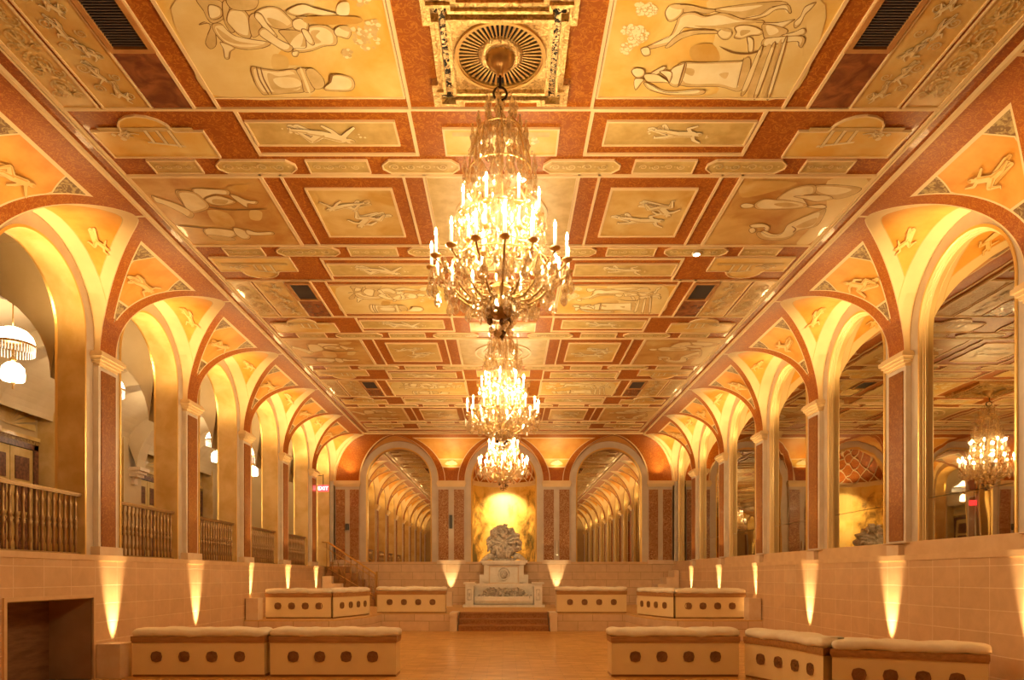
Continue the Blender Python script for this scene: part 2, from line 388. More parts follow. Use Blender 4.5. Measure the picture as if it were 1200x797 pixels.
# ==================================================================  CEILING
mb=MB(); mb.box(-XO,XO,YF,YB-1.3,ZC,ZC+.1)
CEIL=tag(mb.build('ceiling',M['red']),kind='structure')
lines=MB()
def TC_(u,v,w): return (u,v,ZC-w)
def line_seg(x0,y0,x1,y1,w=.015,h=.022):
    if abs(x1-x0)>abs(y1-y0): lines.box(min(x0,x1)-w,max(x0,x1)+w,y0-w,y0+w,ZC-h-.0027,ZC)
    else: lines.box(x0-w,x0+w,min(y0,y1)-w,max(y0,y1)+w,ZC-h,ZC)
PMESH={}
def panel(name,poly,m,line=.026,kindfig=None,seed=0,mirror=1,th=.012):
    """polygon (absolute ceiling coordinates) + white line frame + painted figure"""
    cx=(max(p[0] for p in poly)+min(p[0] for p in poly))/2; cy=(max(p[1] for p in poly)+min(p[1] for p in poly))/2
    W=max(p[0] for p in poly)-min(p[0] for p in poly); H=max(p[1] for p in poly)-min(p[1] for p in poly)
    b=MB(); b.prism([(x-cx,y-cy) for x,y in poly],-th,0,0)
    o=b.build(name,m,CEIL,(cx,cy,ZC))
    lines.ring(offset_poly(poly,-line*.8),offset_poly(poly,line*.1),-.024,0,0,lambda u,v,w:(u,v,ZC+w))
    if kindfig:
        key=(kindfig,seed,round(W,2),round(H,2))
        if key not in PMESH:
            R=random.Random(seed*7+3); polys=[]
            if kindfig in ART:
                c_=6.27 if kindfig[0]=='A' else 9.10
                xs_=[p[0] for p in poly]; polys=artwork(kindfig,cx,c_,(min(xs_),max(xs_),c_-H/2,c_+H/2))
            elif kindfig=='fig': polys+=figure(POSES[seed%4],1,0,0,True,seed)+blob(R,-.2,.1,.12,6,.3,1)+blob(R,1.2,.3,.1,5,.3,1)
            elif kindfig=='duo': polys+=figure(POSES[seed%4],1,0,0,True,seed)+figure(POSES[(seed+1)%4],.9,.5,-.62,True,seed+2)
            elif kindfig=='frieze':
                for i in range(5):
                    polys+=figure(POSES[(i+seed)%4],.6,i*.75,.1*(-1)**i,True,seed+i)
                    polys+=spiral(i*.75+.1,-.22,.16,1.6,(-1)**i,.022,1)+spiral(i*.75+.42,.46,.14,1.6,-(-1)**i,.02,4)
            elif kindfig=='arab':
                n=4
                for i in range(n):
                    polys+=spiral(i*.8,.0,.34,2,(-1)**i,.03,pi)+spiral(i*.8+.34,.22,.16,1.5,-(-1)**i,.022,2)+spiral(i*.8+.3,-.25,.15,1.4,(-1)**i,.022,5)
                    polys+=figure(POSES[(i+1)%4],.42,i*.8-.1,-.1,False,seed+i)
            elif kindfig=='strip':
                for i in range(4): polys+=spiral(i*.5,0,.15,1.5,(-1)**i,.03,pi)+blob(R,i*.5+.25,0,.08,3,.5,1)
            elif kindfig=='ruin':
                for i in range(3): 
                    x=.2+.3*i; polys.append((1,1,[(x-.01,0),(x+.09,0),(x+.09,.7-.1*i),(x-.01,.7-.1*i)])); polys.append((2,0,[(x,0),(x+.08,0),(x+.08,.7-.1*i),(x,.7-.1*i)]))
                polys+=[(1,2,[(-.4,-.1),(2,-.1),(2,.08),(-.4,.05)]),(1,0,[(.1,.62),(1.,.45),(1.,.52),(.1,.7)])]
                polys+=blob(R,1.5,.2,.22,10,.35,1)+figure(POSES[1],.35,1.1,.05,False,seed)
            if H>W*1.3 and kindfig not in ART: polys=[(l,m_,[(-y,x) for x,y in P]) for l,m_,P in polys]
            pad=(.005 if kindfig=='scene' else .04) if kindfig in('scene','frieze','arab') else .07
            if kindfig not in ART: polys=fit(polys,W,H,pad)
            fm=flat_mesh(polys,lambda u,v,w:(u,v,-th-w))
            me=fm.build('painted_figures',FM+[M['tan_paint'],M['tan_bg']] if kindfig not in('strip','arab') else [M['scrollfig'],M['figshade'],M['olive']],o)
            PMESH[key]=me.data
        else:
            f=bpy.data.objects.new('painted_figures',PMESH[key]); COL.objects.link(f); f.parent=o; me=f
        if mirror<0: me.scale=(-1,1,1)
    return o
def px2c(x,y):
    Y=3864/(674.5-y); return ((x-592)*Y/810+.045,Y)
def crom(P,k=4):
    n=len(P); out=[]
    for i in range(n):
        a,b,c,d=P[i-1],P[i],P[(i+1)%n],P[(i+2)%n]
        for j in range(k):
            t=j/k; out.append(tuple(.5*((2*b[m])+(-a[m]+c[m])*t+(2*a[m]-5*b[m]+4*c[m]-d[m])*t*t+(-a[m]+3*b[m]-3*c[m]+d[m])*t**3) for m in (0,1)))
    return out
ART={
'AL':(220,0,6,[
 (4,[(-120,-130),(800,-130),(830,90),(860,170),(640,360),(700,440),(820,470),(860,690),(190,660),(0,380)],0),
 (3,[(600,370),(700,390),(700,470),(600,470)],0),
 (2,[(60,-20),(150,-20),(240,0),(255,110),(180,150),(140,120),(110,60)],1),(0,[(150,20),(230,40),(240,100),(180,125),(150,95)],1),
 (2,[(80,160),(120,140),(160,170),(140,230),(125,290),(160,330),(200,300),(190,200),(150,150)],1),
 (0,[(170,160),(230,150),(280,200),(340,240),(440,262),(560,280),(580,300),(520,325),(420,335),(330,320),(260,290),(200,230)],1),
 (2,[(200,180),(260,220),(340,270),(440,290),(540,300),(430,300),(320,290),(240,250)],0),
 (0,[(230,280),(330,320),(300,350),(290,400),(262,395),(250,330)],1),
 (2,[(245,0),(290,0),(290,60),(275,130),(330,200),(300,210),(255,130)],1),
 (0,[(290,60),(330,45),(400,60),(440,130),(445,240),(420,255),(360,230),(310,180),(275,130)],1),
 (2,[(430,110),(480,80),(520,170),(500,230),(450,240)],1),
 (2,[(280,-40),(480,-40),(480,40),(400,60),(300,40)],1),
 (0,[(470,70),(560,30),(640,40),(700,90),(745,140),(740,170),(680,190),(600,180),(540,140),(500,110)],1),
 (2,[(560,110),(640,130),(700,170),(640,180),(590,160)],0),
 (0,[(480,70),(520,85),(560,150),(610,210),(630,240),(600,250),(550,200),(500,140),(470,100)],1),
 (2,[(640,200),(720,195),(810,205),(850,230),(820,335),(740,320),(680,250)],1),
 (0,[(720,300),(760,240),(810,220),(800,300),(760,330)],0),
 (0,[(500,200),(540,180),(640,260),(735,310),(725,345),(680,345),(590,290),(510,235)],1),
 (0,[(860,165),(960,160),(1030,200),(1050,250),(1040,300),(960,310),(880,340),(790,355),(745,345),(750,325),(830,320),(830,250),(850,200)],1),
 (2,[(870,200),(930,200),(900,240),(940,280),(890,290),(870,250)],0),
 (0,[(735,350),(780,345),(770,380),(740,378)],1),
 (0,[(740,130),(800,110),(850,150),(840,200),(790,205),(745,180)],1),(2,[(760,100),(840,100),(850,140),(800,115)],1),
 (0,[(800,190),(845,200),(890,285),(870,300),(830,260)],1),
 (0,[(1030,200),(1060,170),(1120,170),(1150,210),(1130,255),(1080,245),(1045,235)],1),(2,[(1060,170),(1120,165),(1155,205),(1110,200)],0),
 (0,[(690,60),(800,10),(900,40),(1000,65),(1060,85),(960,95),(850,80),(760,95)],1),
 (0,[(1050,80),(1060,10),(1130,0),(1130,85)],0),(3,[(840,100),(1190,100),(1190,150),(860,150)],0),
 (0,[(445,455),(520,465),(640,480),(770,480),(830,620),(700,640),(560,650),(520,640),(470,560)],1),
 (2,[(560,500),(640,520),(770,510),(790,600),(650,630),(590,610)],0),(0,[(600,540),(700,525),(780,545),(790,590),(660,600)],0),
 (1,[(480,460),(488,460),(510,540),(568,640),(560,642),(502,545)],0),(1,[(510,465),(517,465),(540,540),(592,636),(584,638),(532,545)],0),
 (2,[(765,475),(830,465),(860,540),(890,620),(820,630),(800,550)],1),(0,[(790,475),(805,472),(860,620),(845,624)],0),
 (2,[(830,480),(880,465),(950,530),(960,590),(900,610),(860,560)],1),
 (0,[(960,600),(1005,560),(1012,520),(1060,505),(1150,530),(1175,580),(1150,620),(1060,625),(980,620)],1),(1,[(1000,515),(1020,505),(1010,560),(995,560)],0),
 ],[(1000,150),(1060,160),(1100,200),(1150,260)] ),
'AR':(740,0,5.4545,[
 (4,[(560,-150),(1250,-150),(1200,280),(1020,610),(480,610),(560,560),(380,330),(500,300),(540,170)],0),
 (3,[(380,290),(520,270),(560,380),(400,380)],0),
 (2,[(520,50),(640,25),(800,5),(960,-5),(1000,20),(900,30),(820,80),(720,105),(600,75)],1),(0,[(560,45),(700,30),(840,20),(700,60)],0),
 (2,[(300,20),(380,20),(460,40),(540,50),(480,75),(400,60),(330,65)],1),
 (0,[(720,105),(830,80),(900,35),(1000,15),(1022,60),(1010,72),(985,45),(920,50),(860,90),(760,115)],1),
 (0,[(340,70),(400,65),(470,90),(560,70),(620,75),(720,110),(830,115),(845,132),(760,132),(640,155),(540,165),(440,170),(370,165),(335,165),(300,210),(270,258),(160,292),(110,300),(88,292),(200,240),(250,215),(285,140),(300,95)],1),
 (2,[(400,150),(540,150),(700,125),(820,125),(640,160),(500,170)],0),
 (0,[(215,70),(240,25),(290,15),(330,40),(320,80),(270,120),(235,120)],1),(2,[(240,25),(300,12),(335,40),(290,45)],0),
 (0,[(60,300),(110,290),(120,335),(80,345)],1),
 (2,[(330,190),(520,180),(550,200),(420,205),(320,235),(240,290),(220,280)],1),
 (0,[(840,132),(940,130),(1040,110),(1020,128),(950,172),(900,160)],1),
 (0,[(1040,130),(1080,90),(1110,30),(1180,0),(1150,40),(1110,80),(1080,140),(1045,165)],1),
 (0,[(660,160),(720,145),(800,160),(845,190),(820,210),(760,215),(700,235),(655,225),(670,195)],1),(2,[(700,180),(760,180),(740,200),(700,215)],0),
 (0,[(740,220),(780,240),(775,320),(750,320),(745,270)],1),
 (2,[(840,140),(930,150),(1000,180),(960,215),(860,235),(840,190)],1),(0,[(860,150),(920,160),(940,190),(880,210)],0),
 (0,[(960,210),(1040,190),(1100,165),(1115,190),(1090,210),(1000,220)],1),
 (0,[(840,240),(900,225),(1100,218),(1090,288),(1070,280),(1060,250),(960,260),(840,285)],1),
 (0,[(550,200),(570,175),(620,170),(645,200),(620,235),(580,235)],1),(2,[(570,170),(625,168),(640,190),(600,185)],0),
 (1,[(560,280),(640,325),(750,335),(830,310),(830,300),(750,322),(650,315)],0),
 (0,[(300,395),(480,385),(700,375),(760,370),(745,480),(690,570),(560,540),(310,530)],1),
 (2,[(340,420),(400,430),(390,470),(340,450)],0),(2,[(560,460),(620,450),(600,490)],0),
 (0,[(255,430),(320,395),(352,400),(305,535),(240,520)],1),(1,[(335,398),(345,398),(305,530),(297,530)],0),
 (2,[(715,372),(760,368),(730,500),(680,530)],0),(1,[(712,372),(716,372),(680,530),(675,530)],0),
 (0,[(810,310),(835,305),(740,560),(700,580)],1),(2,[(845,305),(890,300),(790,590),(740,590)],0),(0,[(890,290),(915,290),(810,590),(785,590)],1),(2,[(930,280),(955,270),(860,590),(830,590)],0),(0,[(970,260),(990,255),(890,590),(870,590)],1),
 (0,[(120,455),(200,410),(220,420),(160,465)],1),(0,[(180,440),(250,440),(260,470),(240,515),(225,480)],1),
 (0,[(80,460),(150,458),(200,480),(240,512),(200,512),(110,510),(85,490)],1),(0,[(0,440),(30,420),(80,430),(78,470),(30,480)],1),(0,[(20,490),(80,490),(60,520),(25,560)],1),
 (0,[(90,510),(130,530),(200,570),(300,575),(460,560),(440,590),(250,592),(120,560),(80,520)],1),
 ],[(60,40),(120,50),(40,190),(70,215),(20,250),(-20,180),(-30,300)]),
'BL':(160,200,6,[
 (3,[(640,100),(780,90),(760,140),(680,135)],0),(3,[(500,270),(640,290),(690,380),(560,370)],0),(4,[(800,270),(880,280),(870,340),(800,330)],0),
 (0,[(400,115),(520,120),(640,128),(650,160),(560,155),(490,175),(450,200),(400,150)],1),
 (2,[(275,130),(345,145),(350,245),(300,190)],1),
 (0,[(290,135),(400,140),(470,190),(512,240),(480,270),(390,290),(350,260),(320,210)],1),
 (0,[(105,165),(150,180),(300,230),(400,290),(380,325),(320,290),(200,230),(130,208)],1),
 (0,[(480,190),(560,165),(660,190),(700,215),(620,235),(530,228)],1),(2,[(540,190),(640,200),(620,225),(540,220)],0),
 (0,[(655,160),(700,165),(780,200),(850,205),(840,228),(785,222),(782,250),(760,242),(700,200)],1),
 (1,[(520,245),(650,263),(890,258),(890,264),(650,270),(520,252)],0),
 (0,[(480,395),(680,410),(700,450),(600,470),(500,450)],1),(2,[(500,440),(660,460),(690,480),(560,478)],1),
 (0,[(680,390),(760,410),(800,460),(760,475),(700,440)],1),(0,[(770,405),(850,425),(950,420),(962,440),(860,447),(780,440)],1),
 (1,[(310,375),(480,392),(480,398),(310,382)],0),
 ],[]),
'BR':(840,200,6,[
 (3,[(200,70),(560,70),(420,130),(180,180)],0),(4,[(780,60),(1080,70),(800,480),(560,500),(760,280)],0),
 (2,[(690,95),(860,90),(1015,112),(960,160),(840,190),(720,160),(690,140)],1),(0,[(710,105),(850,105),(950,125),(840,160),(730,145)],0),
 (0,[(420,190),(520,120),(640,90),(695,98),(685,150),(600,170),(640,240),(560,230),(470,200)],1),
 (0,[(540,172),(640,165),(780,165),(812,190),(700,210),(620,190)],1),
 (0,[(640,240),(740,230),(772,243),(750,257),(650,250)],1),
 (0,[(265,225),(330,190),(420,195),(520,200),(630,225),(620,250),(480,262),(330,265),(275,255)],1),(2,[(400,225),(500,215),(580,235),(480,248)],0),
 (0,[(165,238),(200,220),(262,230),(250,250),(190,255)],1),
 (0,[(280,430),(310,420),(380,450),(460,430),(500,370),(600,320),(720,270),(768,262),(740,330),(700,380),(620,400),(560,420),(520,460),(440,480),(330,475),(290,455)],1),
 (2,[(560,380),(700,320),(680,370),(600,395)],0),(1,[(530,380),(560,400),(540,425),(536,420),(550,402),(528,385)],0),
 (0,[(235,372),(320,363),(372,385),(362,418),(335,410),(332,388),(250,392)],1),(0,[(230,400),(260,392),(275,415),(250,432),(230,420)],1),
 ],[])}
def artwork(key,cx,cy,box):
    ox,oy,sc_,shapes,leaves=ART[key]; out=[]; lay=0
    def C(p):
        X,Y=px2c(ox+p[0]/sc_,oy+p[1]/sc_); x0,x1,y0,y1=box; e=.004
        return (min(x1-e,max(x0+e,X))-cx,min(y1-e,max(y0+e,Y))-cy)
    R_=random.Random(5)
    for q,(lx,ly) in enumerate(leaves):
        if key=='AL': break
        for i in range(26):
            a=R_.uniform(0,6.28); d=38*sqrt(R_.random()); c=C((lx+d*cos(a),ly+d*sin(a))); r_=R_.uniform(.012,.026)
            out.append((.1+.02*i+.005*q,2 if i%3 else 0,cap(c,c,r_*1.0,r_)))
            out.append((.11+.02*i+.005*q,0,cap((c[0]-.004,c[1]-.004),(c[0],c[1]),r_*.6,r_*.6)))
    if key=='AL':
        for (lx,ly,rr) in ((1080,290,60),(1150,330,70),(1000,420,30),(1100,30,60),(1180,230,50)):
            for i in range(30):
                a=R_.uniform(0,6.28); d=rr*sqrt(R_.random()); c=C((lx+d*cos(a)+120,ly+d*sin(a)-60)); r_=R_.uniform(.012,.026)
                out.append((.1+.02*i+rr*.0002,2 if i%3 else 0,cap(c,c,r_,r_)))
    for i,(m_,P,ol) in enumerate(shapes):
        Q=crom([C(p) for p in P]); lay=.8+i*.1; gx=sum(p[0] for p in Q)/len(Q); gy=sum(p[1] for p in Q)/len(Q)
        if m_==0 and ol:
            out.append((lay,2,Q)); out.append((lay+.03,0,[(gx+(p[0]-gx)*.86-.006,gy+(p[1]-gy)*.82-.006) for p in Q]))
        else: out.append((lay,m_,Q))
        if ol:
            for j in range(len(Q)):
                a=Q[j];b=Q[(j+1)%len(Q)]; out.append((lay+.06,1,cap(a,b,.0042 if j%8<4 else .0026,.0042 if j%8<4 else .0026,3)))
    return out
AC=[.61,6.27,11.93,17.59]; BC=[-2.22,3.44,9.10,14.76,20.42]
HA=.78; HC=1.18; HB=.87
VENTS=[]; MEDS=[]
X1,X2,X3,X4,X5=.925,2.87,3.12,3.53,4.05   # column lines
for ai,c in enumerate(AC):
    y0,y1=c-HA,c+HA
    for s in (-1,1):
        line_seg(s*X1,y0,s*X1,y1); line_seg(s*X2,y0,s*X2,y1); line_seg(s*X3,y0,s*X3,y1)
        pn=panel('painted_panel',rect(*sorted((s*(X1+.04),s*(X2-.02))),c-.60,c+.60),M['gold_paint'],.02,'AL' if s<0 else 'AR',0,1)
        panel('frieze_panel',rect(*sorted((s*(X4+.03),s*(X5-.02))),y0+.03,y1-.03),M['tan_paint'],.02,'frieze',1,s)
        panel('frieze_panel',rect(*sorted((s*(X5+.05),s*(XI-.03))),y0+.03,y1-.03),M['tan_paint'],.02,'arab',1,s)
        # brown half panel then vent
        b=MB(); b.prism(rect(*sorted((s*X3,s*X4)),y0 if ai%1 else c-.02,y1),-.012,0); b.build('marbled_panel',M['darkred'],CEIL,(0,0,ZC))
        VENTS.append((s,s*(X3+X4)/2,c-.36,ai))
        # shell motifs beside medallion
    MEDS.append(c)
for bi,c in enumerate(BC):
    for s in (-1,1):
        for (xa,xb) in ((X1,1.17),(2.63,X2)):
            line_seg(s*xa,c-HB,s*xa,c+HB); line_seg(s*xb,c-HB,s*xb,c+HB)
        panel('painted_panel',rect(*sorted((s*(X2+.03),s*(XI-.03))),c-HB+.03,c+HB-.03),M['amberp'],.015,'BL' if s<0 else 'BR',0,1)
        panel('painted_panel',rect(*sorted((s*1.37,s*2.40)),c-.58,c+.58),M['tan_paint'],.03,'duo',2 if s>0 else 3,s)
    panel('painted_panel',rect(-X1+.03,X1-.03,c-HB+.03,c+HB-.03),M['olive'],.012)
for bi,c in enumerate(BC):
    for d in (-1,1):       # band C each side of B: e = distance from B edge
        def Y(e): return c+d*(HB+e)
        if Y(0)<YF-.1: continue
        yb=sorted
        for s in (-1,1):
            # strip row
            for (xa,xb,oct_) in ((4.06,3.52,0),(3.30,2.40,1),(2.24,1.55,0),(1.37,.50,1)):
                ya,yc=yb((Y(.07),Y(.30)))
                if oct_:
                    k=.08; p=[(xb+k,ya),(xa-k,ya),(xa,ya+k),(xa,yc-k),(xa-k,yc),(xb+k,yc),(xb,yc-k),(xb,ya+k)]
                else: p=rect(xb,xa,ya,yc)
                if s<0: p=[(-x,y) for x,y in p][::-1]
                panel('strip_panel',p,M['olive'],.018,'strip',1,1)
            # framed box
            ya,yc=yb((Y(.40),Y(HC)))
            lines.ring(rect(*sorted((s*(X1),s*(X2-.13))),ya,yc),offset_poly(rect(*sorted((s*(X1),s*(X2-.13))),ya,yc),.035),-.022,0,0,lambda u,v,w:(u,v,ZC+w))
            ya,yc=yb((Y(.60),Y(.98)))
            panel('painted_panel',rect(*sorted((s*1.13,s*2.67)),ya,yc),M['olive'],.022,'fig',(0 if s<0 else 2),1)
            # arch-topped landscape
            za,zb,zt=.38,.82,1.07
            p=[(4.38,Y(za)),(3.20,Y(za)),(3.20,Y(zb)),(3.50,Y(zb))]
            for i in range(9):
                a=pi*i/8; p.append((3.79-.27*cos(a),Y(zb+.02+(zt-zb-.02)*sin(a))))
            p+=[(4.08,Y(zb)),(4.38,Y(zb))]
            if s<0: p=[(-x,y) for x,y in p]
            panel('painted_panel',p,M['gold_paint'],.02,'ruin',1 ,s)
        ya,yc=yb((Y(.42),Y(.86)))
        panel('painted_panel',rect(-.61,.61,ya,yc),M['gold_paint'],.022,'ruin',2)
        for e in (0,HC): line_seg(-XI,Y(e),XI,Y(e))
for s in (-1,1):
    line_seg(s*XI,YF,s*XI,YB-1.3); line_seg(s*(XI+.035),YF,s*(XI+.035),YB-1.3,.008,.03); line_seg(s*(XO-.02),YF,s*(XO-.02),YB-1.3,.02,.05)
line_seg(-XO,YB-1.32,XO,YB-1.32,.02,.05)
line_seg(-XI,YB-1.55,XI,YB-1.55)
lines.build('white_moulding',M['line'],CEIL)
# vents
v0=None
NM=['behind the camera side of the hall','nearest, beside the big figure painting','second row, beyond the nearest chandelier','farthest row over the back benches']
for (s,x,y,ai) in VENTS:
    if v0 is None:
        v0=empty('ceiling_vent',(x,y,ZC-.001)); 
        b=MB(); b.ring(rect(-.205,.205,-.36,.36),rect(-.155,.155,-.30,.31),-.035,0); b.build('frame',M['wood'],v0)
        b=MB(); b.box(-.155,.155,-.30,.31,-.004,0); b.build('backing',M['ventdark'],v0)
        b=MB()
        for i in range(20): yy=-.29+.03*i; b.box(-.155,.155,yy,yy+.014,-.02,-.006)
        b.build('grille',M['slat'],v0); v=v0
    else: v=dup(v0); v.location=(x,y,ZC-.001)
    tag(v,'dark slatted ceiling vent, '+('left' if s<0 else 'right')+' side, '+NM[ai],'vent','ceiling air vents')

# medallions over each chandelier
def medallion():
    r=empty('ceiling_medallion',(0,0,0))
    def star(h,k,j):  # square with broken-out corners
        return [(-h,-h),(-k,-h),(-k,-h+j),(k,-h+j),(k,-h),(h,-h),(h,-k),(h-j,-k),(h-j,k),(h,k),(h,h),(k,h),(k,h-j),(-k,h-j),(-k,h),(-h,h),(-h,k),(-h+j,k),(-h+j,-k),(-h,-k)]
    b=MB(); o=star(.66,.36,.06)
    b.ring(o,offset_poly(o,.05),-.07,0,0); o2=offset_poly(o,.05); b.ring(o2,offset_poly(o2,.03),-.10,0,0); b.build('outer_frame',M['relief'],r)
    o3=offset_poly(o2,.03); b=MB(); b.prism(o3,-.03,0); b.build('pierced_border',M['pierced'],r)
    b=MB(); b.ring(rect(-.46,.46,-.46,.46),rect(-.425,.425,-.425,.425),-.10,0,0)
    # spandrel plate with round opening
    n=64; ci=[(.405*cos(2*pi*i/n+pi/4),.405*sin(2*pi*i/n+pi/4)) for i in range(n)]
    sq=[]
    for i in range(n):
        a=2*pi*i/n+pi/4; k=.43/max(abs(cos(a)),abs(sin(a))); sq.append((k*cos(a),k*sin(a)))
    b.ring(sq,ci,-.06,0,0); b.build('inner_frame',M['relief'],r)
    b=MB()
    for (ra,rb,h) in ((.415,.39,.085),(.39,.375,.07)):
        b.ring([(ra*cos(2*pi*i/n),ra*sin(2*pi*i/n)) for i in range(n)],[(rb*cos(2*pi*i/n),rb*sin(2*pi*i/n)) for i in range(n)],-h,0)
    b.build('round_moulding',M['goldtrim'],r)
    b=MB(); b.lathe([(.385,-.034),(.385,-.031)],48); b.build('dark_opening',M['black'],r)
    b=MB()
    for i in range(48):
        a=2*pi*i/48; ca,sa=cos(a),sin(a); 
        def T(u,v,w): return (u*ca-v*sa,u*sa+v*ca,w)
        b.prism([(.18,-.005),(.385,-.0115),(.385,.0115),(.18,.005)],-.05,-.036,0,T)
    b.build('radial_grille',M['goldtrim'],r)
    b=MB(); b.lathe([(.205,-.02),(.205,-.055),(.17,-.075),(.12,-.07),(.11,-.03)],40,flute=20,fa=.03); b.build('acanthus_ring',M['relief'],r)
    b=MB(); b.lathe([(.125,-.05),(.125,-.09),(.11,-.13),(.07,-.18),(.03,-.20),(.028,-.235),(.005,-.24)],40,flute=20,fa=.05); b.build('fluted_boss',M['brass'],r)
    return r
MD=medallion()
for i,c in enumerate(MEDS):
    if c<3: continue
    m_=MD if i==1 else dup(MD); m_.location=(0,c,ZC-.001)
    tag(m_,'gilt pierced ceiling medallion with radial grille above the '+['','nearest largest chandelier','middle chandelier','farthest chandelier'][i],'ceiling medallion')
    # painted shell fans beside it
for i,c in enumerate(BC):
    b=MB()
    for ra,rb,h in ((.60,.565,.02),(.42,.40,.018)):
        b.ring([(ra*cos(2*pi*k/48),ra*sin(2*pi*k/48)) for k in range(48)],[(rb*cos(2*pi*k/48),rb*sin(2*pi*k/48)) for k in range(48)],-h-.012,0)
    b.build('gold_ring_moulding',M['line'],CEIL,(0,c,ZC))

# ==================================================================  COVES, LUNETTES, ARCADE WALLS
def arch_pts(a,zs,n=48):
    """from +a springing over the crown to -a"""
    return [(a*cos(pi*i/n),zs+a*sin(pi*i/n)) for i in range(n+1)]
def half_at(z,a,zs):
    if z<=zs: return a
    t=(z-zs); return sqrt(max(0,a*a-t*t))
AO=1.19; ZO=ZTOP-.005-AO      # lunette outer arch: radius, springing
AI=.94; ZI=5.04
COVEM=[M['redcove'],M['line'],M['orange'],M['darkpanel'],M['gold_paint']]
def cove_rows(mb,lo,hi,T,zs_list,corner_lo=False,corner_hi=False,big=False):
    """lo(z),hi(z) y-limits at height z; T(y,z,off)"""
    rows=[]
    for z in zs_list:
        l,h=lo(z),hi(z); w=h-l; c=(l+h)/2; rib=.235; hw=w/2
        t1=min(.022,hw); t2=min(rib,hw); t3=min(rib+.028,hw)
        wi=hw-t3
        # corner cuts
        if big: cut=wi; 
        else:
            cut=wi
            if z>5.92: cut=min(wi,.66-1.15*(z-5.92))
        cl=max(0,cut-.0); c2=min(wi,cut+.022) if cut<wi else wi
        xs=[-hw,-hw+t1,-hw+t2,-hw+t3,-c2,-cl,0,cl,c2,hw-t3,hw-t2,hw-t1,hw]
        rows.append((z,c,xs,wi))
    cm=[1,0,1,3,1,2,2,1,3,1,0,1]
    for i in range(len(rows)-1):
        z0,c0,x0,w0=rows[i]; z1,c1,x1,w1=rows[i+1]; zm=(z0+z1)/2
        for j in range(12):
            if abs(x0[j+1]-x0[j])<1e-5 and abs(x1[j+1]-x1[j])<1e-5: continue
            m=cm[j]
            if 3<=j<=8:
                if big:
                    m={3:0,8:0}.get(j,2)
                    if zm<5.30: m=0
                    elif zm<5.34: m=1
                    elif zm<5.56: m=4
                    elif zm<5.59: m=1
                    if zm>6.16: m=1 if zm<6.18 else 0
                else:
                    if zm<5.62: m=3
                    elif zm<5.645: m=1
                    if zm>6.165: m=1 if zm<6.18 else 0
            elif j in(2,9) and (w0<.003): m=0
            if zm>6.18 and j not in (0,11): m=0
            mb.quad(T(c0+x0[j],z0),T(c0+x0[j+1],z0),T(c1+x1[j+1],z1),T(c1+x1[j],z1),m,False)
ZL=sorted(set([ZS+CB*sin(pi/2*i/34) for i in range(35)]+[5.62,5.645,6.165,6.18,5.92,5.30,5.34,5.56,5.59,6.225]+[6.225-.0006*i*i for i in range(1,12)]))
def side_cove_figs(mb,s,yc):
    polys=fit(figure(POSES[random.randrange(4)],1,0,0,True,random.randrange(99)),.62,.36)
    def T(u,v,w):
        z=5.90+v*.55; return (s*(XC(z)-.012-w),yc+u,z-.008)
    flat_mesh(polys,T,mb)
def lunette(mb,s,yc,arch,groin,n=28,T=None,figs=None,wallX=6.08,band=.30,fig=True):
    """ruled vault between wall arch and groin; rows along arch"""
    pts=[]
    for (y,z) in arch:
        g=groin(y,z); pts.append(((wallX,y,z),g))
    def rowpts(w,g):
        W=Vector(w); G=Vector(g); Ln=(G-W).length
        d=[0,min(band,Ln),min(band+.015,Ln),max(min(band+.015,Ln),Ln-.21),max(min(band+.015,Ln),Ln-.195),max(min(band+.015,Ln),Ln-.02),Ln]
        return [W.lerp(G,x/Ln if Ln>0 else 0) for x in d]
    R_=[rowpts(w,g) for w,g in pts]
    ms=[0,1,2,1,0,0]
    for i in range(len(R_)-1):
        for j in range(6):
            a,b,c,d=R_[i][j],R_[i][j+1],R_[i+1][j+1],R_[i+1][j]
            if (a-b).length<1e-6 and (c-d).length<1e-6: continue
            mb.quad(T(a),T(b),T(c),T(d),ms[j],True)
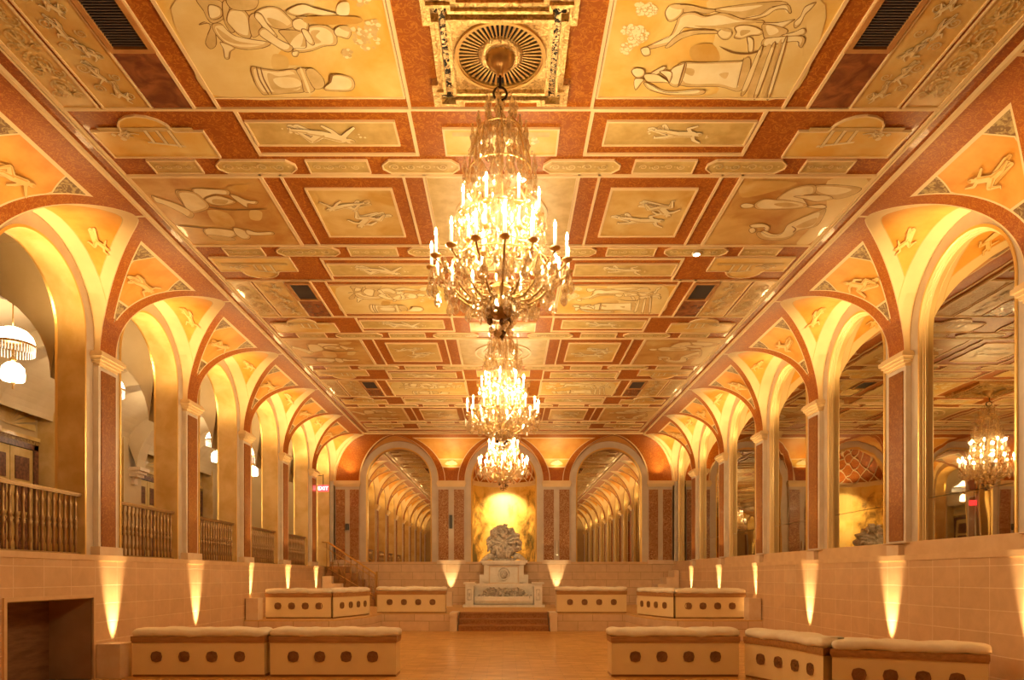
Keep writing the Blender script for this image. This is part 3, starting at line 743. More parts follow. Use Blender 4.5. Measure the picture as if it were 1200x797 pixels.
def side_arcade(s,side):
    mirror=side=='right'
    # ---- plinth
    mb=MB(); X0=5.93
    if side=='left':
        for (y0,y1,z0,z1) in ((YF,8.26,0,1.72),(10.0,YB,0,1.72),(8.26,10.0,1.18,1.72)):
            mb.box(-X0,-6.55,y0,y1,z0,z1)
    else: mb.box(X0,6.55,YF,YB,0,1.72)
    W=tag(mb.build('wall_'+side,M['tile_side']),kind='structure')
    b=MB(); b.box(s*(X0-.015),s*6.6,YF,YB,1.72,1.80); b.build('ledge',M['ledge'],W)
    if mirror:
        b=MB(); b.box(s*6.02,s*6.4,YF,YB,1.80,2.0); b.build('mirror_plinth',M['ledge'],W)
        zb=2.0; jd=.08
    else: zb=1.80; jd=.41
    centers=[(PK[i]+PK[i+1])/2 for i in range(len(PK)-1)]
    bays=[(c,AO,AI) for c in centers]+[((PK[-1]+YB)/2+.02,1.04,.84)]
    # ---- arch faces and jambs
    for bi,(yc,ao,ai) in enumerate(bays):
        zo=ZTOP-.005-ao; zi=ZI+(AI-ai)
        last=bi==len(bays)-1
        outer=[(ao,zb)]+[(y,z) for y,z in arch_pts(ao,zo)]+[(-ao,zb)]
        inner=[(ai,zb)]+[(y,z) for y,z in arch_pts(ai,zi)]+[(-ai,zb)]
        mid=[(ai+.035,zb)]+[(y,z) for y,z in arch_pts(ai+.035,zi)]+[(-ai-.035,zb)]
        b=MB(); XF=6.08
        for i in range(len(outer)-1):
            P=lambda q,x:(s*x,yc+q[0],q[1])
            b.quad(P(outer[i],XF),P(outer[i+1],XF),P(mid[i+1],XF),P(mid[i],XF),0)
            b.quad(P(mid[i],XF),P(mid[i+1],XF),P(mid[i+1],XF-.02),P(mid[i],XF-.02),1)
            b.quad(P(mid[i],XF-.02),P(mid[i+1],XF-.02),P(inner[i+1],XF-.02),P(inner[i],XF-.02),1)
            if mirror:  # reeded gilt frame
                st=[(0,XF-.02),(-.012,XF),(-.012,XF+.02),(-.028,XF+.028),(-.028,XF+.045),(-.045,XF+.052),(-.045,XF+.085)]
                for j in range(6):
                    def Q(q,k):
                        r=(ai+st[k][0])/ai
                        return (s*st[k][1],yc+q[0]*r,(zi+(q[1]-zi)*r) if q[1]>zi-.001 else q[1])
                    b.quad(Q(inner[i],j),Q(inner[i+1],j),Q(inner[i+1],j+1),Q(inner[i],j+1),3)
            else:
                b.quad(P(inner[i],XF-.02),P(inner[i+1],XF-.02),P(inner[i+1],XF+jd-.03),P(inner[i],XF+jd-.03),2)
                b.quad(P(inner[i],XF+jd-.03),P(inner[i+1],XF+jd-.03),P((inner[i+1][0]*.985,inner[i+1][1]),XF+jd),P((inner[i][0]*.985,inner[i][1]),XF+jd),1)
        b.build('arch_surround',[M['lav'],M['goldtrim'],M['goldjamb'],M['goldreed']],W)
        # lunette vault
        b=MB()
        if not last:
            def groin(y,z): return (XC(z),y,z)
        else:
            def groin(y,z,yc=yc,ao=ao):
                if y<0: return (XC(z),y,z)
                x=XC(z); return (x,(YB-6.0+x)-yc,z)
        A=[(ao,ZS-.02)]+arch_pts(ao,zo)+[(-ao,ZS-.02)]
        lunette(b,s,yc,A,groin,T=lambda p:(s*p[0],yc+p[1],p[2]),wallX=6.08,band=.24)
        b.build('lunette_vault',[M['cream'],M['figshade'],M['orange']],W)
        # figures on the vault flanks
        b=MB()
        for q in ((1,) if not last else ()):
            polys=fit(figure(POSES[(bi+(q>0))%4],1,0,0,True,bi),.62,.34)
            def T(u,v,w,q=q):
                th=radians(68)-u*.80; y=q*(ao-.012-w)*cos(th); z=zo+(ao-.012-w)*sin(th)
                x=5.60-v*.95-.15*(th-radians(68)); return (s*(x),yc+y,z)
            flat_mesh(polys,T,b)
        if b.v: b.build('vault_figures',FMO,W)
        if mirror:
            pts=[(y*.92,z) for y,z in []]
            aim=ai-.03
            sh=[(aim,2.62),(aim,zi)]+[(aim*cos(pi*i/24),zi+aim*sin(pi*i/24)) for i in range(1,24)]+[(-aim,zi),(-aim,2.62)]
            r=empty('arched_mirror',(s*6.175,yc,2.0))
            b=MB(); b.prism(sh,-.01,.01,0,lambda u,v,w:(s*w,u,v-2.0)); b.build('upper_pane',M['mirror'],r)
            b=MB(); b.prism(rect(-aim,aim,2.0,2.612),-.01,.01,0,lambda u,v,w:(s*w,u,v-2.0)); b.build('lower_pane',M['mirror'],r)
            nm=['','','','','nearest the camera in view','second arch in view, reflecting a chandelier','third arch along','fourth arch along','fifth arch along','last narrow arch by the back wall']
            tag(r,'tall round-headed mirror on the right wall, '+(nm[bi] if bi<len(nm) and nm[bi] else 'behind the camera'),'mirror','arched mirrors of the right wall')
    # ---- coves on pilaster planes
    for k,yp in enumerate(PK):
        b=MB()
        left=lambda z: -(B/2-half_at(z,AO,ZO))
        last=k==len(PK)-1; first=k==0
        if last:
            yl=(PK[-1]+YB)/2+.02; zo=ZTOP-.005-1.04
            hi=lambda z:(yl-half_at(z,1.04,zo))-yp
        else: hi=lambda z:(B/2-half_at(z,AO,ZO))
        lo=(lambda z:0.03) if first else left
        cove_rows(b,lo,hi,lambda y,z:(s*XC(z),yp+y,z),ZL)
        b.build('cove_pendentive',COVEM,W)
        b=MB()
        if not first:
            polys=fit(figure(POSES[(k*2+(s>0))%4],1,0,0,True,k*3),.80,.60)
            def T(u,v,w):
                ph=math.asin((5.95-ZS)/CB)+v*.62; z=ZS+CB*sin(ph); x=XO+CA*cos(ph); return (s*(x-(.012+w)*cos(ph)),yp+u,z-(.012+w)*sin(ph))
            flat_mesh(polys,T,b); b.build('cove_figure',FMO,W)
    # ---- pilasters
    for k,yp in enumerate(PK):
        b=MB(); b.box(s*6.0,s*6.3,yp-.245,yp+.245,zb,4.62)
        pil=b.build('pilaster',M['white'],W)
        b=MB(); b.box(s*5.985,s*6.01,yp-.185,yp+.185,zb+.02,4.56); b.build('marble_shaft',M['shaft'],pil)
        b=MB()
        for (o,z0,z1) in ((.0,4.62,4.66),(.03,4.66,4.70),(.055,4.70,4.745),(.085,4.745,4.80),(.06,4.80,4.83)):
            b.box(s*(5.985-o),s*6.3,yp-.245-o,yp+.245+o,z0,z1)
        b.build('capital',M['cream'],pil)
        if k==0: pass
        b=MB(); b.box(s*5.94,s*6.3,yp-.31,yp+.31,zb-.01 if mirror else 1.795,1.93 if not mirror else 1.98)
        if mirror: b.box(s*5.935,s*6.3,yp-.16,yp+.16,1.80,1.96)
        b.build('base_block',M['block'],pil)
        # wall back of spandrel
    b=MB(); b.box(s*6.0,s*6.12,YB-.06,YB,zb,4.83); b.box(s*5.96,s*6.12,YB-.10,YB,4.66,4.83); b.build('corner_pilaster',M['white'],W)
    return W,bays
WL,BAYS=side_arcade(-1,'left')
WR,_=side_arcade(1,'right')
# recess in the left plinth
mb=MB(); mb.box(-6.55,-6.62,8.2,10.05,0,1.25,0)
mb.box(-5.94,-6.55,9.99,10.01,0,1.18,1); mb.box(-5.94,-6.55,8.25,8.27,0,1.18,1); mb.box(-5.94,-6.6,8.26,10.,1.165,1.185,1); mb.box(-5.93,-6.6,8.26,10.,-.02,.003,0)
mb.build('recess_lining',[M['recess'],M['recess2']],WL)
mb=MB()
for (y0,y1,z0,z1) in ((10.0,10.05,0,1.18),(8.21,8.26,0,1.18),(8.21,10.05,1.18,1.23)): mb.box(-5.905,-5.95,y0,y1,z0,z1)
mb.build('recess_architrave',M['ledge'],WL)

# ---- end wall
EC=[-3.70,0,3.70]; EAO=1.37; EZO=ZTOP-.005-EAO; EAI=1.11
def YC(z): return YB-6.0+XC(z)
mb=MB()
for (x0,x1) in ((-6.1,-1.2),(1.2,6.1)): mb.box(x0,x1,YB-.15,YB+.3,0,1.90)
mb.box(-1.2,1.2,YB-.12,YB+.3,0,1.90)
WB=tag(mb.build('wall_back',M['tile_back']),kind='structure')
mb=MB(); mb.box(-6.1,6.1,YB-.18,YB+.3,1.90,1.98)
mb.build('ledge',M['ledge'],WB)
for xc in EC:
    inner=[(EAI,1.98)]+arch_pts(EAI,EZO)+[(-EAI,1.98)]
    outer=[(EAO,1.98)]+arch_pts(EAO,EZO)+[(-EAO,1.98)]
    mid=[(EAI+.05,1.98)]+arch_pts(EAI+.05,EZO)+[(-EAI-.05,1.98)]
    b=MB(); P=lambda q,y:(xc+q[0],y,q[1])
    for i in range(len(outer)-1):
        b.quad(P(outer[i],YB),P(outer[i+1],YB),P(outer[i+1],YB-.05),P(outer[i],YB-.05),0)
        b.quad(P(outer[i],YB-.05),P(outer[i+1],YB-.05),P(mid[i+1],YB-.05),P(mid[i],YB-.05),0)
        b.quad(P(mid[i],YB-.05),P(mid[i+1],YB-.05),P(inner[i+1],YB-.02),P(inner[i],YB-.02),1)
        b.quad(P(inner[i],YB-.02),P(inner[i+1],YB-.02),P(inner[i+1],YB+.12),P(inner[i],YB+.12),1)
    b.build('arch_surround',[M['lav'],M['goldtrim']],WB)
    b=MB(); A=[(EAO,ZS)]+arch_pts(EAO,EZO)+[(-EAO,ZS)]
    lunette(b,1,xc,A,lambda y,z:(YC(z),y,z),T=lambda p:(xc+p[1],p[0],p[2]),wallX=YB-.0,band=.10)
    b.build('lunette_vault',[M['redcove'],M['line'],M['orange']],WB)
# pendentives of end cove
for xm in (-1.85,1.85):
    b=MB(); w=lambda z: 1.85-half_at(z,EAO,EZO)
    cove_rows(b,lambda z:-w(z),w,lambda x,z:(xm+x,YC(z),z),ZL,big=True); b.build('cove_pendentive',COVEM,WB)
    # shell ornament
    b=MB(); polys=[]
    for i in range(9):
        a=pi*(.1+.8*i/8); polys.append((1,0,cap((0,-.12),(.2*cos(a),-.12+.24*sin(a)),.012,.035)))
    polys+=blob(random.Random(3),0,.1,.09,9,.4,2)
    flat_mesh(polys,lambda u,v,w_:(xm+u,YC(5.44+v*.55)-.015-w_,5.44+v*.55),b); b.build('shell_ornament',FM,WB)
for s in (-1,1):
    b=MB(); rows=[]
    for z in ZL:
        a=3.70+half_at(z,EAO,EZO); c=max(a,XC(z)); rows.append((z,[a,min(a+.05,c),max(a,c-.07),c]))
    for i in range(len(rows)-1):
        z0,x0=rows[i]; z1,x1=rows[i+1]
        for j,m in ((0,1),(1,0),(2,2)):
            b.quad((s*x0[j],YC(z0),z0),(s*x0[j+1],YC(z0),z0),(s*x1[j+1],YC(z1),z1),(s*x1[j],YC(z1),z1),m)
    b.build('cove_pendentive',[M['redcove'],M['line'],M['cream']],WB)
    b=MB(); b.tube([(s*(XC(z)-.01),YC(z)-.01,z) for z in ZL],.05,6); b.build('mitre_rib',M['cream'],WB)
# pilaster pairs of end wall
def pair(x0,x1,outer=None):
    b=MB(); b.box(x0,x1,YB-.10,YB,1.98,4.62); p=b.build('pilaster',M['lav'],WB)
    w=(x1-x0); 
    for (a,c) in ((.03,.40),(.60,.97)):
        q=MB(); q.box(x0+w*a,x0+w*c,YB-.125,YB-.09,2.05,4.52); q.build('ornament_panel',M['orn'],p)
    q=MB()
    for (o,z0,z1) in ((.0,4.62,4.66),(.03,4.66,4.71),(.06,4.71,4.76),(.035,4.76,4.83)): q.box(x0-o*.6,x1+o*.6,YB-.12-o,YB,z0,z1)
    q.build('capital',M['cream'],p)
    q=MB(); q.box(x0-.02,x1+.02,YB-.19,YB,1.90,2.04); q.build('base_block',M['block'],p)
pair(-2.33,-1.37); pair(1.37,2.33); pair(-5.93,-5.07); pair(5.07,5.93)
b=MB(); b.box(-6.1,6.1,YB+.01,YB+.02,4.83,ZC+.1); 
# mirrors of end wall
for xc,nm in ((-3.7,'left'),(3.7,'right')):
    r=empty('arched_mirror',(xc,YB+.07,1.98)); sh=[(EAI+.02,0),(EAI+.02,EZO-1.98)]+[((EAI+.02)*cos(pi*i/28),EZO-1.98+(EAI+.02)*sin(pi*i/28)) for i in range(1,28)]+[(-EAI-.02,EZO-1.98),(-EAI-.02,0)]
    b=MB(); b.prism(sh,0,.02,0,lambda u,v,w:(u,w,v)); b.build('pane',M['mirror_back'],r)
    tag(r,'large round-headed mirror on the back wall '+nm+' of the fountain niche','mirror')
# niche
n=28; R0=1.16; DN=1.0
b=MB()
def npt(a,z,r=1): return (R0*r*cos(a),YB+.05+DN*r*sin(a),z)
zn=EZO
for i in range(n):
    a0,a1=pi*i/n,pi*(i+1)/n
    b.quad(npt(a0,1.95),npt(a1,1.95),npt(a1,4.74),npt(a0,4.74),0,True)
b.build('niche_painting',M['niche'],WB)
b=MB()
for (r_,z0,z1) in ((.98,4.74,4.80),(.94,4.80,4.85),(.96,4.85,4.9)):
    for i in range(n):
        a0,a1=pi*i/n,pi*(i+1)/n
        b.quad(npt(a0,z0,r_),npt(a1,z0,r_),npt(a1,z1,r_),npt(a0,z1,r_),0,True); b.quad(npt(a0,z0,r_),npt(a1,z0,r_),npt(a1,z0),npt(a0,z0),0); b.quad(npt(a0,z1,r_),npt(a1,z1,r_),npt(a1,z1),npt(a0,z1),0)
b.build('niche_cornice',M['cream'],WB)
b=MB()
for i in range(n):
    for j in range(10):
        def D(i,j):
            a=pi*i/n; e=pi/2*j/10; return (R0*cos(a)*cos(e),YB+.05+DN*sin(a)*cos(e),4.85+1.3*sin(e))
        b.quad(D(i,j),D(i+1,j),D(i+1,j+1),D(i,j+1),0,True)
b.build('niche_dome',M['redcove'],WB)
b=MB()
for k in range(7):
    for sg in (-1,1):
        pts=[]
        for q in range(22):
            e=pi/2*q/22*.95; a=pi*(k+.5)/7+sg*e*1.1
            if 0.02<a<pi-.02: pts.append((R0*.97*cos(a)*cos(e),YB+.05+DN*.97*sin(a)*cos(e),4.85+1.3*.97*sin(e)))
        if len(pts)>2: b.tube(pts,.018,5)
b.build('dome_lattice',M['cream'],WB)
b=MB(); b.box(-1.3,1.3,YB+.0,YB+1.1,1.88,1.96); b.build('niche_sill',M['ledge'],WB)
# front wall (behind the camera)
mb=MB(); mb.box(-6.6,6.6,YF-.2,YF,0,ZC+.1); WF=tag(mb.build('wall_front',M['mezzwall']),kind='structure')
mb=MB()
for xc in (-3.7,0,3.7):
    mb.prism([(EAI,1.9)]+arch_pts(EAI,4.85)+[(-EAI,1.9)],0,.04,0,lambda u,v,w:(xc+u,YF+w,v))
mb.build('arched_panel',M['redcove'],WF)
mb=MB(); mb.box(-1.1,1.1,YF,YF+.06,0,2.6); mb.build('door_leaf',M['doordark'],WF)
# outer shell closing the vaults above (plaster backing)
mb=MB(); mb.box(-6.6,6.6,YF-.2,YB+1.5,ZC+.38,ZC+.45); mb.box(6.5,6.6,YF-.2,YB+1.5,0,ZC+.4); mb.box(-6.6,6.6,YB+1.4,YB+1.5,0,ZC+.4)
tag(mb.build('wall_shell',M['mezz']),kind='structure')

# ==================================================================  MEZZANINE (left)
XW=10.2
mb=MB(); mb.box(-6.49,-XW-1,YF,YB+.5,1.60,1.80); MF=tag(mb.build('floor_mezzanine',M['ledge']),kind='structure')
mb=MB(); n=20
def vp(a): return (-(6.45+3.8*cos(a)),5.0+1.50*sin(a))
for i in range(n):
    a0,a1=pi/2*i/n,pi/2*(i+1)/n; p,q=vp(a0),vp(a1)
    mb.quad((p[0],YF,p[1]),(q[0],YF,q[1]),(q[0],YB+.5,q[1]),(p[0],YB+.5,p[1]),0,True)
CM=tag(mb.build('ceiling_mezzanine',M['mezz']),kind='structure')
# transverse arches
for k,yp in enumerate(PK):
    if yp<4: continue
    mb=MB(); o=[];i_=[]
    for i in range(n+1):
        a=pi*i/n; xq=8.35+1.88*cos(a); o.append((xq,5.0+1.5*sqrt(max(0,1-((xq-6.45)/3.8)**2)))); i_.append((8.35+1.62*cos(a),4.45+1.45*sin(a)))
    for i in range(n):
        for (A_,y0,y1) in ((0,yp-.22,yp+.22),):
            for yy in (y0,y1): mb.quad((-o[i][0],yy,o[i][1]),(-o[i+1][0],yy,o[i+1][1]),(-i_[i+1][0],yy,i_[i+1][1]),(-i_[i][0],yy,i_[i][1]))
            mb.quad((-i_[i][0],y0,i_[i][1]),(-i_[i+1][0],y0,i_[i+1][1]),(-i_[i+1][0],y1,i_[i+1][1]),(-i_[i][0],y1,i_[i][1]),0,True)
    mb.build('transverse_arch',M['mezz'],CM)
    mb=MB(); xx=-XW
    for (o_,z0,z1) in ((.10,4.20,4.28),(.16,4.28,4.36),(.22,4.36,4.45)): mb.box(xx,xx+.12+o_,yp-.14-o_*.5,yp+.14+o_*.5,z0,z1)
    mb.box(xx,xx+.10,yp-.08,yp+.08,4.0,4.2)
    mb.build('corbel',M['block'],CM)
# far wall with arched recesses
mb=MB(); ra=.97; zsp=5.02
ys=[YF]+[]
for i in range(len(PK)):
    yc=(PK[i]+PK[i+1])/2 if i+1<len(PK) else PK[i]+B/2
    y0,y1=yc-B/2,yc+B/2
    A=arch_pts(ra,zsp,20)
    for j in range(20):
        (ya,za),(yb_,zb_)=A[j],A[j+1]
        mb.quad((-XW,yc+ya,za),(-XW,yc+yb_,zb_),(-XW,yc+yb_,6.5),(-XW,yc+ya,6.5))
        mb.quad((-XW,yc+ya,za),(-XW,yc+yb_,zb_),(-XW-.4,yc+yb_,zb_),(-XW-.4,yc+ya,za),1,True)
    for sg in (-1,1):
        mb.quad((-XW,yc+sg*ra,1.8),(-XW,yc+sg*B/2,1.8),(-XW,yc+sg*B/2,6.5),(-XW,yc+sg*ra,6.5))
        mb.quad((-XW,yc+sg*ra,1.8),(-XW-.4,yc+sg*ra,1.8),(-XW-.4,yc+sg*ra,zsp),(-XW,yc+sg*ra,zsp),1)
mb.box(-XW-.4,-XW-.5,YF,YB+.5,1.8,6.5,2); mb.box(-6.5,-XW-.5,YB+.4,YB+.5,1.6,6.5,2); mb.box(-6.5,-XW-.5,YF-.1,YF,1.6,6.5,2)
WM=tag(mb.build('wall_mezzanine',[M['mezz'],M['goldjamb'],M['mezzwall']]),kind='structure')
dn=0; D0=None
for i in range(3,len(PK)):
    yc=PK[i]+B/2
    if yc>24: continue
    X=-XW-.4
    # tympanum fan
    b=MB()
    for j in range(15):
        a0,a1=pi*j/15,pi*(j+.7)/15
        b.add([(X+.03,yc,4.75),(X+.05,yc+.85*cos(a0),4.75+1.05*sin(a0)),(X+.03,yc+.85*cos(a1),4.75+1.05*sin(a1))],[(0,1,2)])
    b.box(X,X+.08,yc-.95,yc+.95,4.52,4.60); b.box(X,X+.05,yc-.95,yc+.95,4.42,4.52,1)
    b.build('fan_tympanum',[M['tan_paint'],M['darkpanel']],WM)
    dn+=1
    r=empty('door_%d'%dn,(X,yc,1.8)); r['kind']='structure'
    b=MB(); b.box(0,.10,-.86,-.72,0,2.62); b.box(0,.10,.72,.86,0,2.62); b.box(0,.10,-.86,.86,2.50,2.62); b.build('door_frame',M['doordark'],r)
    for sg in (-1,1):
        b=MB(); b.box(.02,.07,*sorted((sg*.01,sg*.71)),.02,2.49); lf=b.build('door_leaf',M['doorgold'],r)
        for (z0,z1) in ((.2,.95),(1.1,1.7),(1.8,2.3)):
            b=MB(); b.box(.07,.085,*sorted((sg*.14,sg*.58)),z0,z1); b.build('door_panel',M['doordark'],lf)
# plant on stand seen through second opening
r=empty('potted_plant',(-9.6,19.9,1.8),'small green potted plant on a slim stand in the mezzanine niche','plant')
b=MB(); b.lathe([(.14,0),(.03,.05),(.03,.75),(.12,.8)],12); b.build('stand',M['iron'],r)
b=MB(); b.lathe([(.09,.8),(.14,1.0),(.12,1.02)],14); b.build('pot',M['oldbrass'],r)
b=MB()
for i in range(34):
    a=random.uniform(0,6.28); e=random.uniform(.3,1.4); l=random.uniform(.2,.42); p=Vector((0,0,1.0)); d=Vector((cos(a)*cos(e),sin(a)*cos(e),sin(e)))
    b.tube([p,p+d*l*.5,p+d*l+Vector((0,0,-.06))],[.01,.03,.004],4)
b.build('foliage',M['plant'],r)

# lamps of the mezzanine
lamp0=None; LAMPS=[]
def make_lamp():
    r=empty('pendant_lamp',(0,0,6.28))
    b=MB(); b.lathe([(.10,0),(.10,-.03),(.05,-.07),(.015,-.09)],16); b.build('canopy',M['brass'],r)
    b=MB(); b.tube([(0,0,-.07),(0,0,-.52)],.012,6); b.build('rod',M['brass'],r)
    b=MB(); b.lathe([(.03,-.50),(.12,-.515),(.22,-.56),(.29,-.64),(.325,-.74),(.33,-.80)],28); b.build('upper_bowl',M['shade'],r)
    b=MB(); b.lathe([(.338,-.78),(.338,-.81),(.33,-.82)],28); b.build('brass_band',M['brass'],r)
    b=MB()
    for i in range(44):
        a=2*pi*i/44; b.tube([(.325*cos(a),.325*sin(a),-.81),(.32*cos(a),.32*sin(a),-.96)],.008,4)
    b.build('bead_fringe',M['fringe'],r)
    b=MB(); b.tube([(0,0,-.8),(0,0,-1.12)],.02,8); b.lathe([(.02,-1.0),(.06,-1.05),(.02,-1.1)],12); b.build('stem',M['brass'],r)
    b=MB(); b.lathe([(.03,-1.10),(.10,-1.12),(.165,-1.19),(.18,-1.30),(.175,-1.40),(.16,-1.42)],24); b.build('lower_bowl',M['shade'],r)
    b=MB(); b.lathe([(.015,-1.42),(.04,-1.46),(.012,-1.50),(.02,-1.54),(.003,-1.57)],12); b.build('finial',M['brass'],r)
    return r
lamp0=make_lamp()
for i,yc in enumerate([11.93,14.76,17.59,20.42,23.25]):
    o=lamp0 if i==0 else dup(lamp0); o.location=(-8.45,yc,6.28)
    tag(o,'two-tier white glass pendant lamp with bead fringe, '+['seen whole through the left first arch','half hidden by first left pilaster','third along the mezzanine','fourth along the mezzanine','farthest in mezzanine'][i],'pendant lamp')
    LAMPS.append((-8.45,yc))

# balustrades
bal=None
def make_bal():
    r=empty('balustrade',(0,0,0))
    b=MB(); b.box(-.035,.035,-.93,.93,.86,.89); b.box(-.025,.025,-.93,.93,.84,.86); b.build('handrail',M['bronze'],r)
    b=MB(); b.box(-.02,.02,-.93,.93,.0,.03); b.build('bottom_rail',M['bronze'],r)
    proto=MB(); proto.lathe([(.016,.03),(.016,.12),(.028,.16),(.018,.24),(.02,.34),(.036,.40),(.022,.43),(.036,.46),(.02,.52),(.018,.64),(.028,.72),(.016,.76),(.016,.85)],8)
    first=None
    for i in range(15):
        y=-.84+.12*i
        if first is None: first=proto.build('baluster',M['bronze'],r); o=first
        else: o=first.copy(); COL.objects.link(o); o.parent=r
        o.location=(0,y,0)
    return r
bal=make_bal(); j=0
bn={4:'left of the first pilaster at frame edge',5:'between the first and second pilasters',6:'between the second and third pilasters',7:'between the third and fourth pilasters',8:'between the fourth and fifth pilasters'}
for i,(yc,ao,ai) in enumerate(BAYS[:-1]):
    if i<4: continue
    o=bal if j==0 else dup(bal); j+=1; o.location=(-6.14,yc,1.80)
    tag(o,'brass balustrade on left ledge, '+bn[i],'balustrade')

# ==================================================================  STAIRS at the back corners
mb=MB()
ns=6
for i in range(ns):
    mb.box(-5.91,-5.56+.24*(i+1),22.9-.002*i,24.2-.002*i,PZ+.22*(ns-1-i),PZ+.22*(ns-i))
tag(mb.build('corner_staircase',M['benchwood']),'brown stair descending from the left mezzanine in the back corner','staircase')
mb=MB()
for i in range(3): mb.box(-5.91 if i==0 else -5.60+.32*(i-1),-5.60+.32*i,22.45,22.75,PZ,PZ+1.0-.24*i)
tag(mb.build('stepped_marble_block',M['block']),'stepped pale marble blocks beside the left corner stair railing','block')
r=empty('stair_railing',(-5.95,22.82,PZ),'slanting brass stair railing in the left back corner','railing')
b=MB(); b.tube([(-.05,0,2.13),(.15,0,2.11),(1.72,0,1.07),(1.78,0,.95)],.03,8); b.tube([(.0,0,1.98),(1.70,0,.92)],.014,6); b.tube([(.0,0,1.35),(1.70,0,.33)],.014,6); b.build('handrail',M['brass'],r)
for i in range(9):
    b=MB(); x=.1+.2*i; zt=2.09-.66*(x-.12); b.tube([(x,0,max(.0,zt-1.0 if i<8 else 0)),(x,0,zt)],.014,6); b.build('baluster',M['oldbrass'],r)
b=MB()
for i in range(4):
    x=.2+.4*i; z=2.0-.66*x; b.tube([(x,0,z-.65),(x+.2,0,z-.15),(x+.38,0,z-.92)],.01,5)
b.build('lattice',M['oldbrass'],r)
b=MB(); b.box(1.73,1.79,-.03,.03,0,1.15); b.build('newel_post',M['oldbrass'],r)
mb=MB()
for i in range(5): mb.box(5.91,5.75-.28*i,23.3-.002*i,24.2-.002*i,PZ+.24*(4-i),PZ+.24*(5-i)) 
tag(mb.build('marble_stair',M['block']),'stepped marble stair rising in the right back corner','staircase')

# EXIT sign
r=empty('exit_sign',(-5.80,22.2,4.20),'small glowing red EXIT sign hanging in the left back corner','exit sign')
b=MB(); b.box(-.17,.17,-.02,.02,0,.20); b.build('sign_box',M['exit'],r)
b=MB(); b.box(-.01,.01,-.01,.01,.2,.55); b.box(-.03,-.25,-.01,.01,.5,.52); b.build('bracket',M['iron'],r)
cu=bpy.data.curves.new('exit_letters','FONT'); cu.body='EXIT'; cu.size=.16; cu.align_x='CENTER'; cu.extrude=.003
tmp=bpy.data.objects.new('tmp_text',cu); COL.objects.link(tmp); bpy.context.view_layer.update(); me_=bpy.data.meshes.new_from_object(tmp.evaluated_get(bpy.context.evaluated_depsgraph_get())); bpy.data.objects.remove(tmp); lo=bpy.data.objects.new('exit_letters',me_); COL.objects.link(lo); lo.parent=r; lo.location=(0,-.024,.045); lo.rotation_euler=(pi/2,0,0); me_.materials.clear(); me_.materials.append(M['exitletter'])
mb=MB(); mb.box(-5.98,-5.55,22.0,22.06,1.8,4.1); mb.box(-6.02,-5.50,21.98,22.08,4.1,4.2)
# wall speakers, sconce
for x,nm in ((-5.50,'dark grey wall speaker on the far left back pilaster pair'),(-1.86,'grey wall speaker on the pilaster pair left of the niche')):
    mb=MB(); mb.box(x-.05,x+.05,YB-.2,YB-.10,3.1 if x<-3 else 3.15,3.32 if x<-3 else 3.62); tag(mb.build('wall_speaker',M['spk']),nm,'speaker')
mb=MB(); mb.lathe([(.03,0),(.05,.05),(.03,.1),(.025,.5),(.01,.55)],10,(1.87,YB-.17,2.2)); tag(mb.build('slim_white_ornament',M['white']),'slim white finial standing on ledge between pilasters right of niche','ornament')

# ==================================================================  FOUNTAIN
FY=23.05
r=empty('marble_fountain',(0,FY,PZ),'white marble wall fountain with carved shell crest and basin below gilded niche','fountain')
b=MB(); b.box(-.55,.55,-.05,1.1,0,1.38); b.box(-.82,-.55,.15,1.1,0,1.05); b.box(.55,.82,.15,1.1,0,1.05)
b.box(-.66,-.52,-.10,.3,.8,1.38); b.box(.52,.66,-.10,.3,.8,1.38); b.build('pedestal',M['marble'],r)
b=MB(); b.box(-.72,.72,-.16,1.1,1.38,1.44); b.box(-.78,.78,-.2,1.1,1.44,1.52); b.build('cornice',M['marble'],r)
b=MB(); b.ring(rect(-.50,.50,.74,1.34),rect(-.46,.46,.78,1.30),-.02,.03,0,lambda u,v,w:(u,-.05-w,v)); b.build('panel_moulding',M['block'],r)
b=MB(); N_=32
b.ring([(.20*cos(2*pi*i/N_),1.06+.22*sin(2*pi*i/N_)) for i in range(N_)],[(.165*cos(2*pi*i/N_),1.06+.185*sin(2*pi*i/N_)) for i in range(N_)],0,.035,0,lambda u,v,w:(u,-.05-w,v))
for i in range(10):
    a=i*.63; b.lathe([(.0,-.05),(.05,-.03),(.055,.0),(.035,.04),(0,.05)],8,(.08*cos(a),-.06,1.06+.09*sin(a)))
b.build('relief_medallion',M['carved'],r)
# basin
b=MB(); b.box(-1.24,-.98,-.75,.1,0,.74); b.box(.98,1.24,-.75,.1,0,.74); b.box(-1.24,1.24,-.02,.1,0,.74)
b.box(-1.30,-.92,-.80,.14,.74,.80); b.box(.92,1.30,-.80,.14,.74,.80); b.box(-1.32,1.32,-.82,.12,0,.07); b.box(-.98,.98,-.74,-.66,.68,.76); b.build('basin_frame',M['marble'],r)
for sx in (-1,1):
    b=MB(); b.ring(rect(sx*1.11-.07,sx*1.11+.07,.22,.58),rect(sx*1.11-.045,sx*1.11+.045,.25,.55),0,.02,0,lambda u,v,w:(u,-.75-w,v)); b.lathe([(0,-.08),(.035,0),(0,.08)],8,(sx*1.11,-.76,.4)); b.build('pier_relief',M['carved'],r)
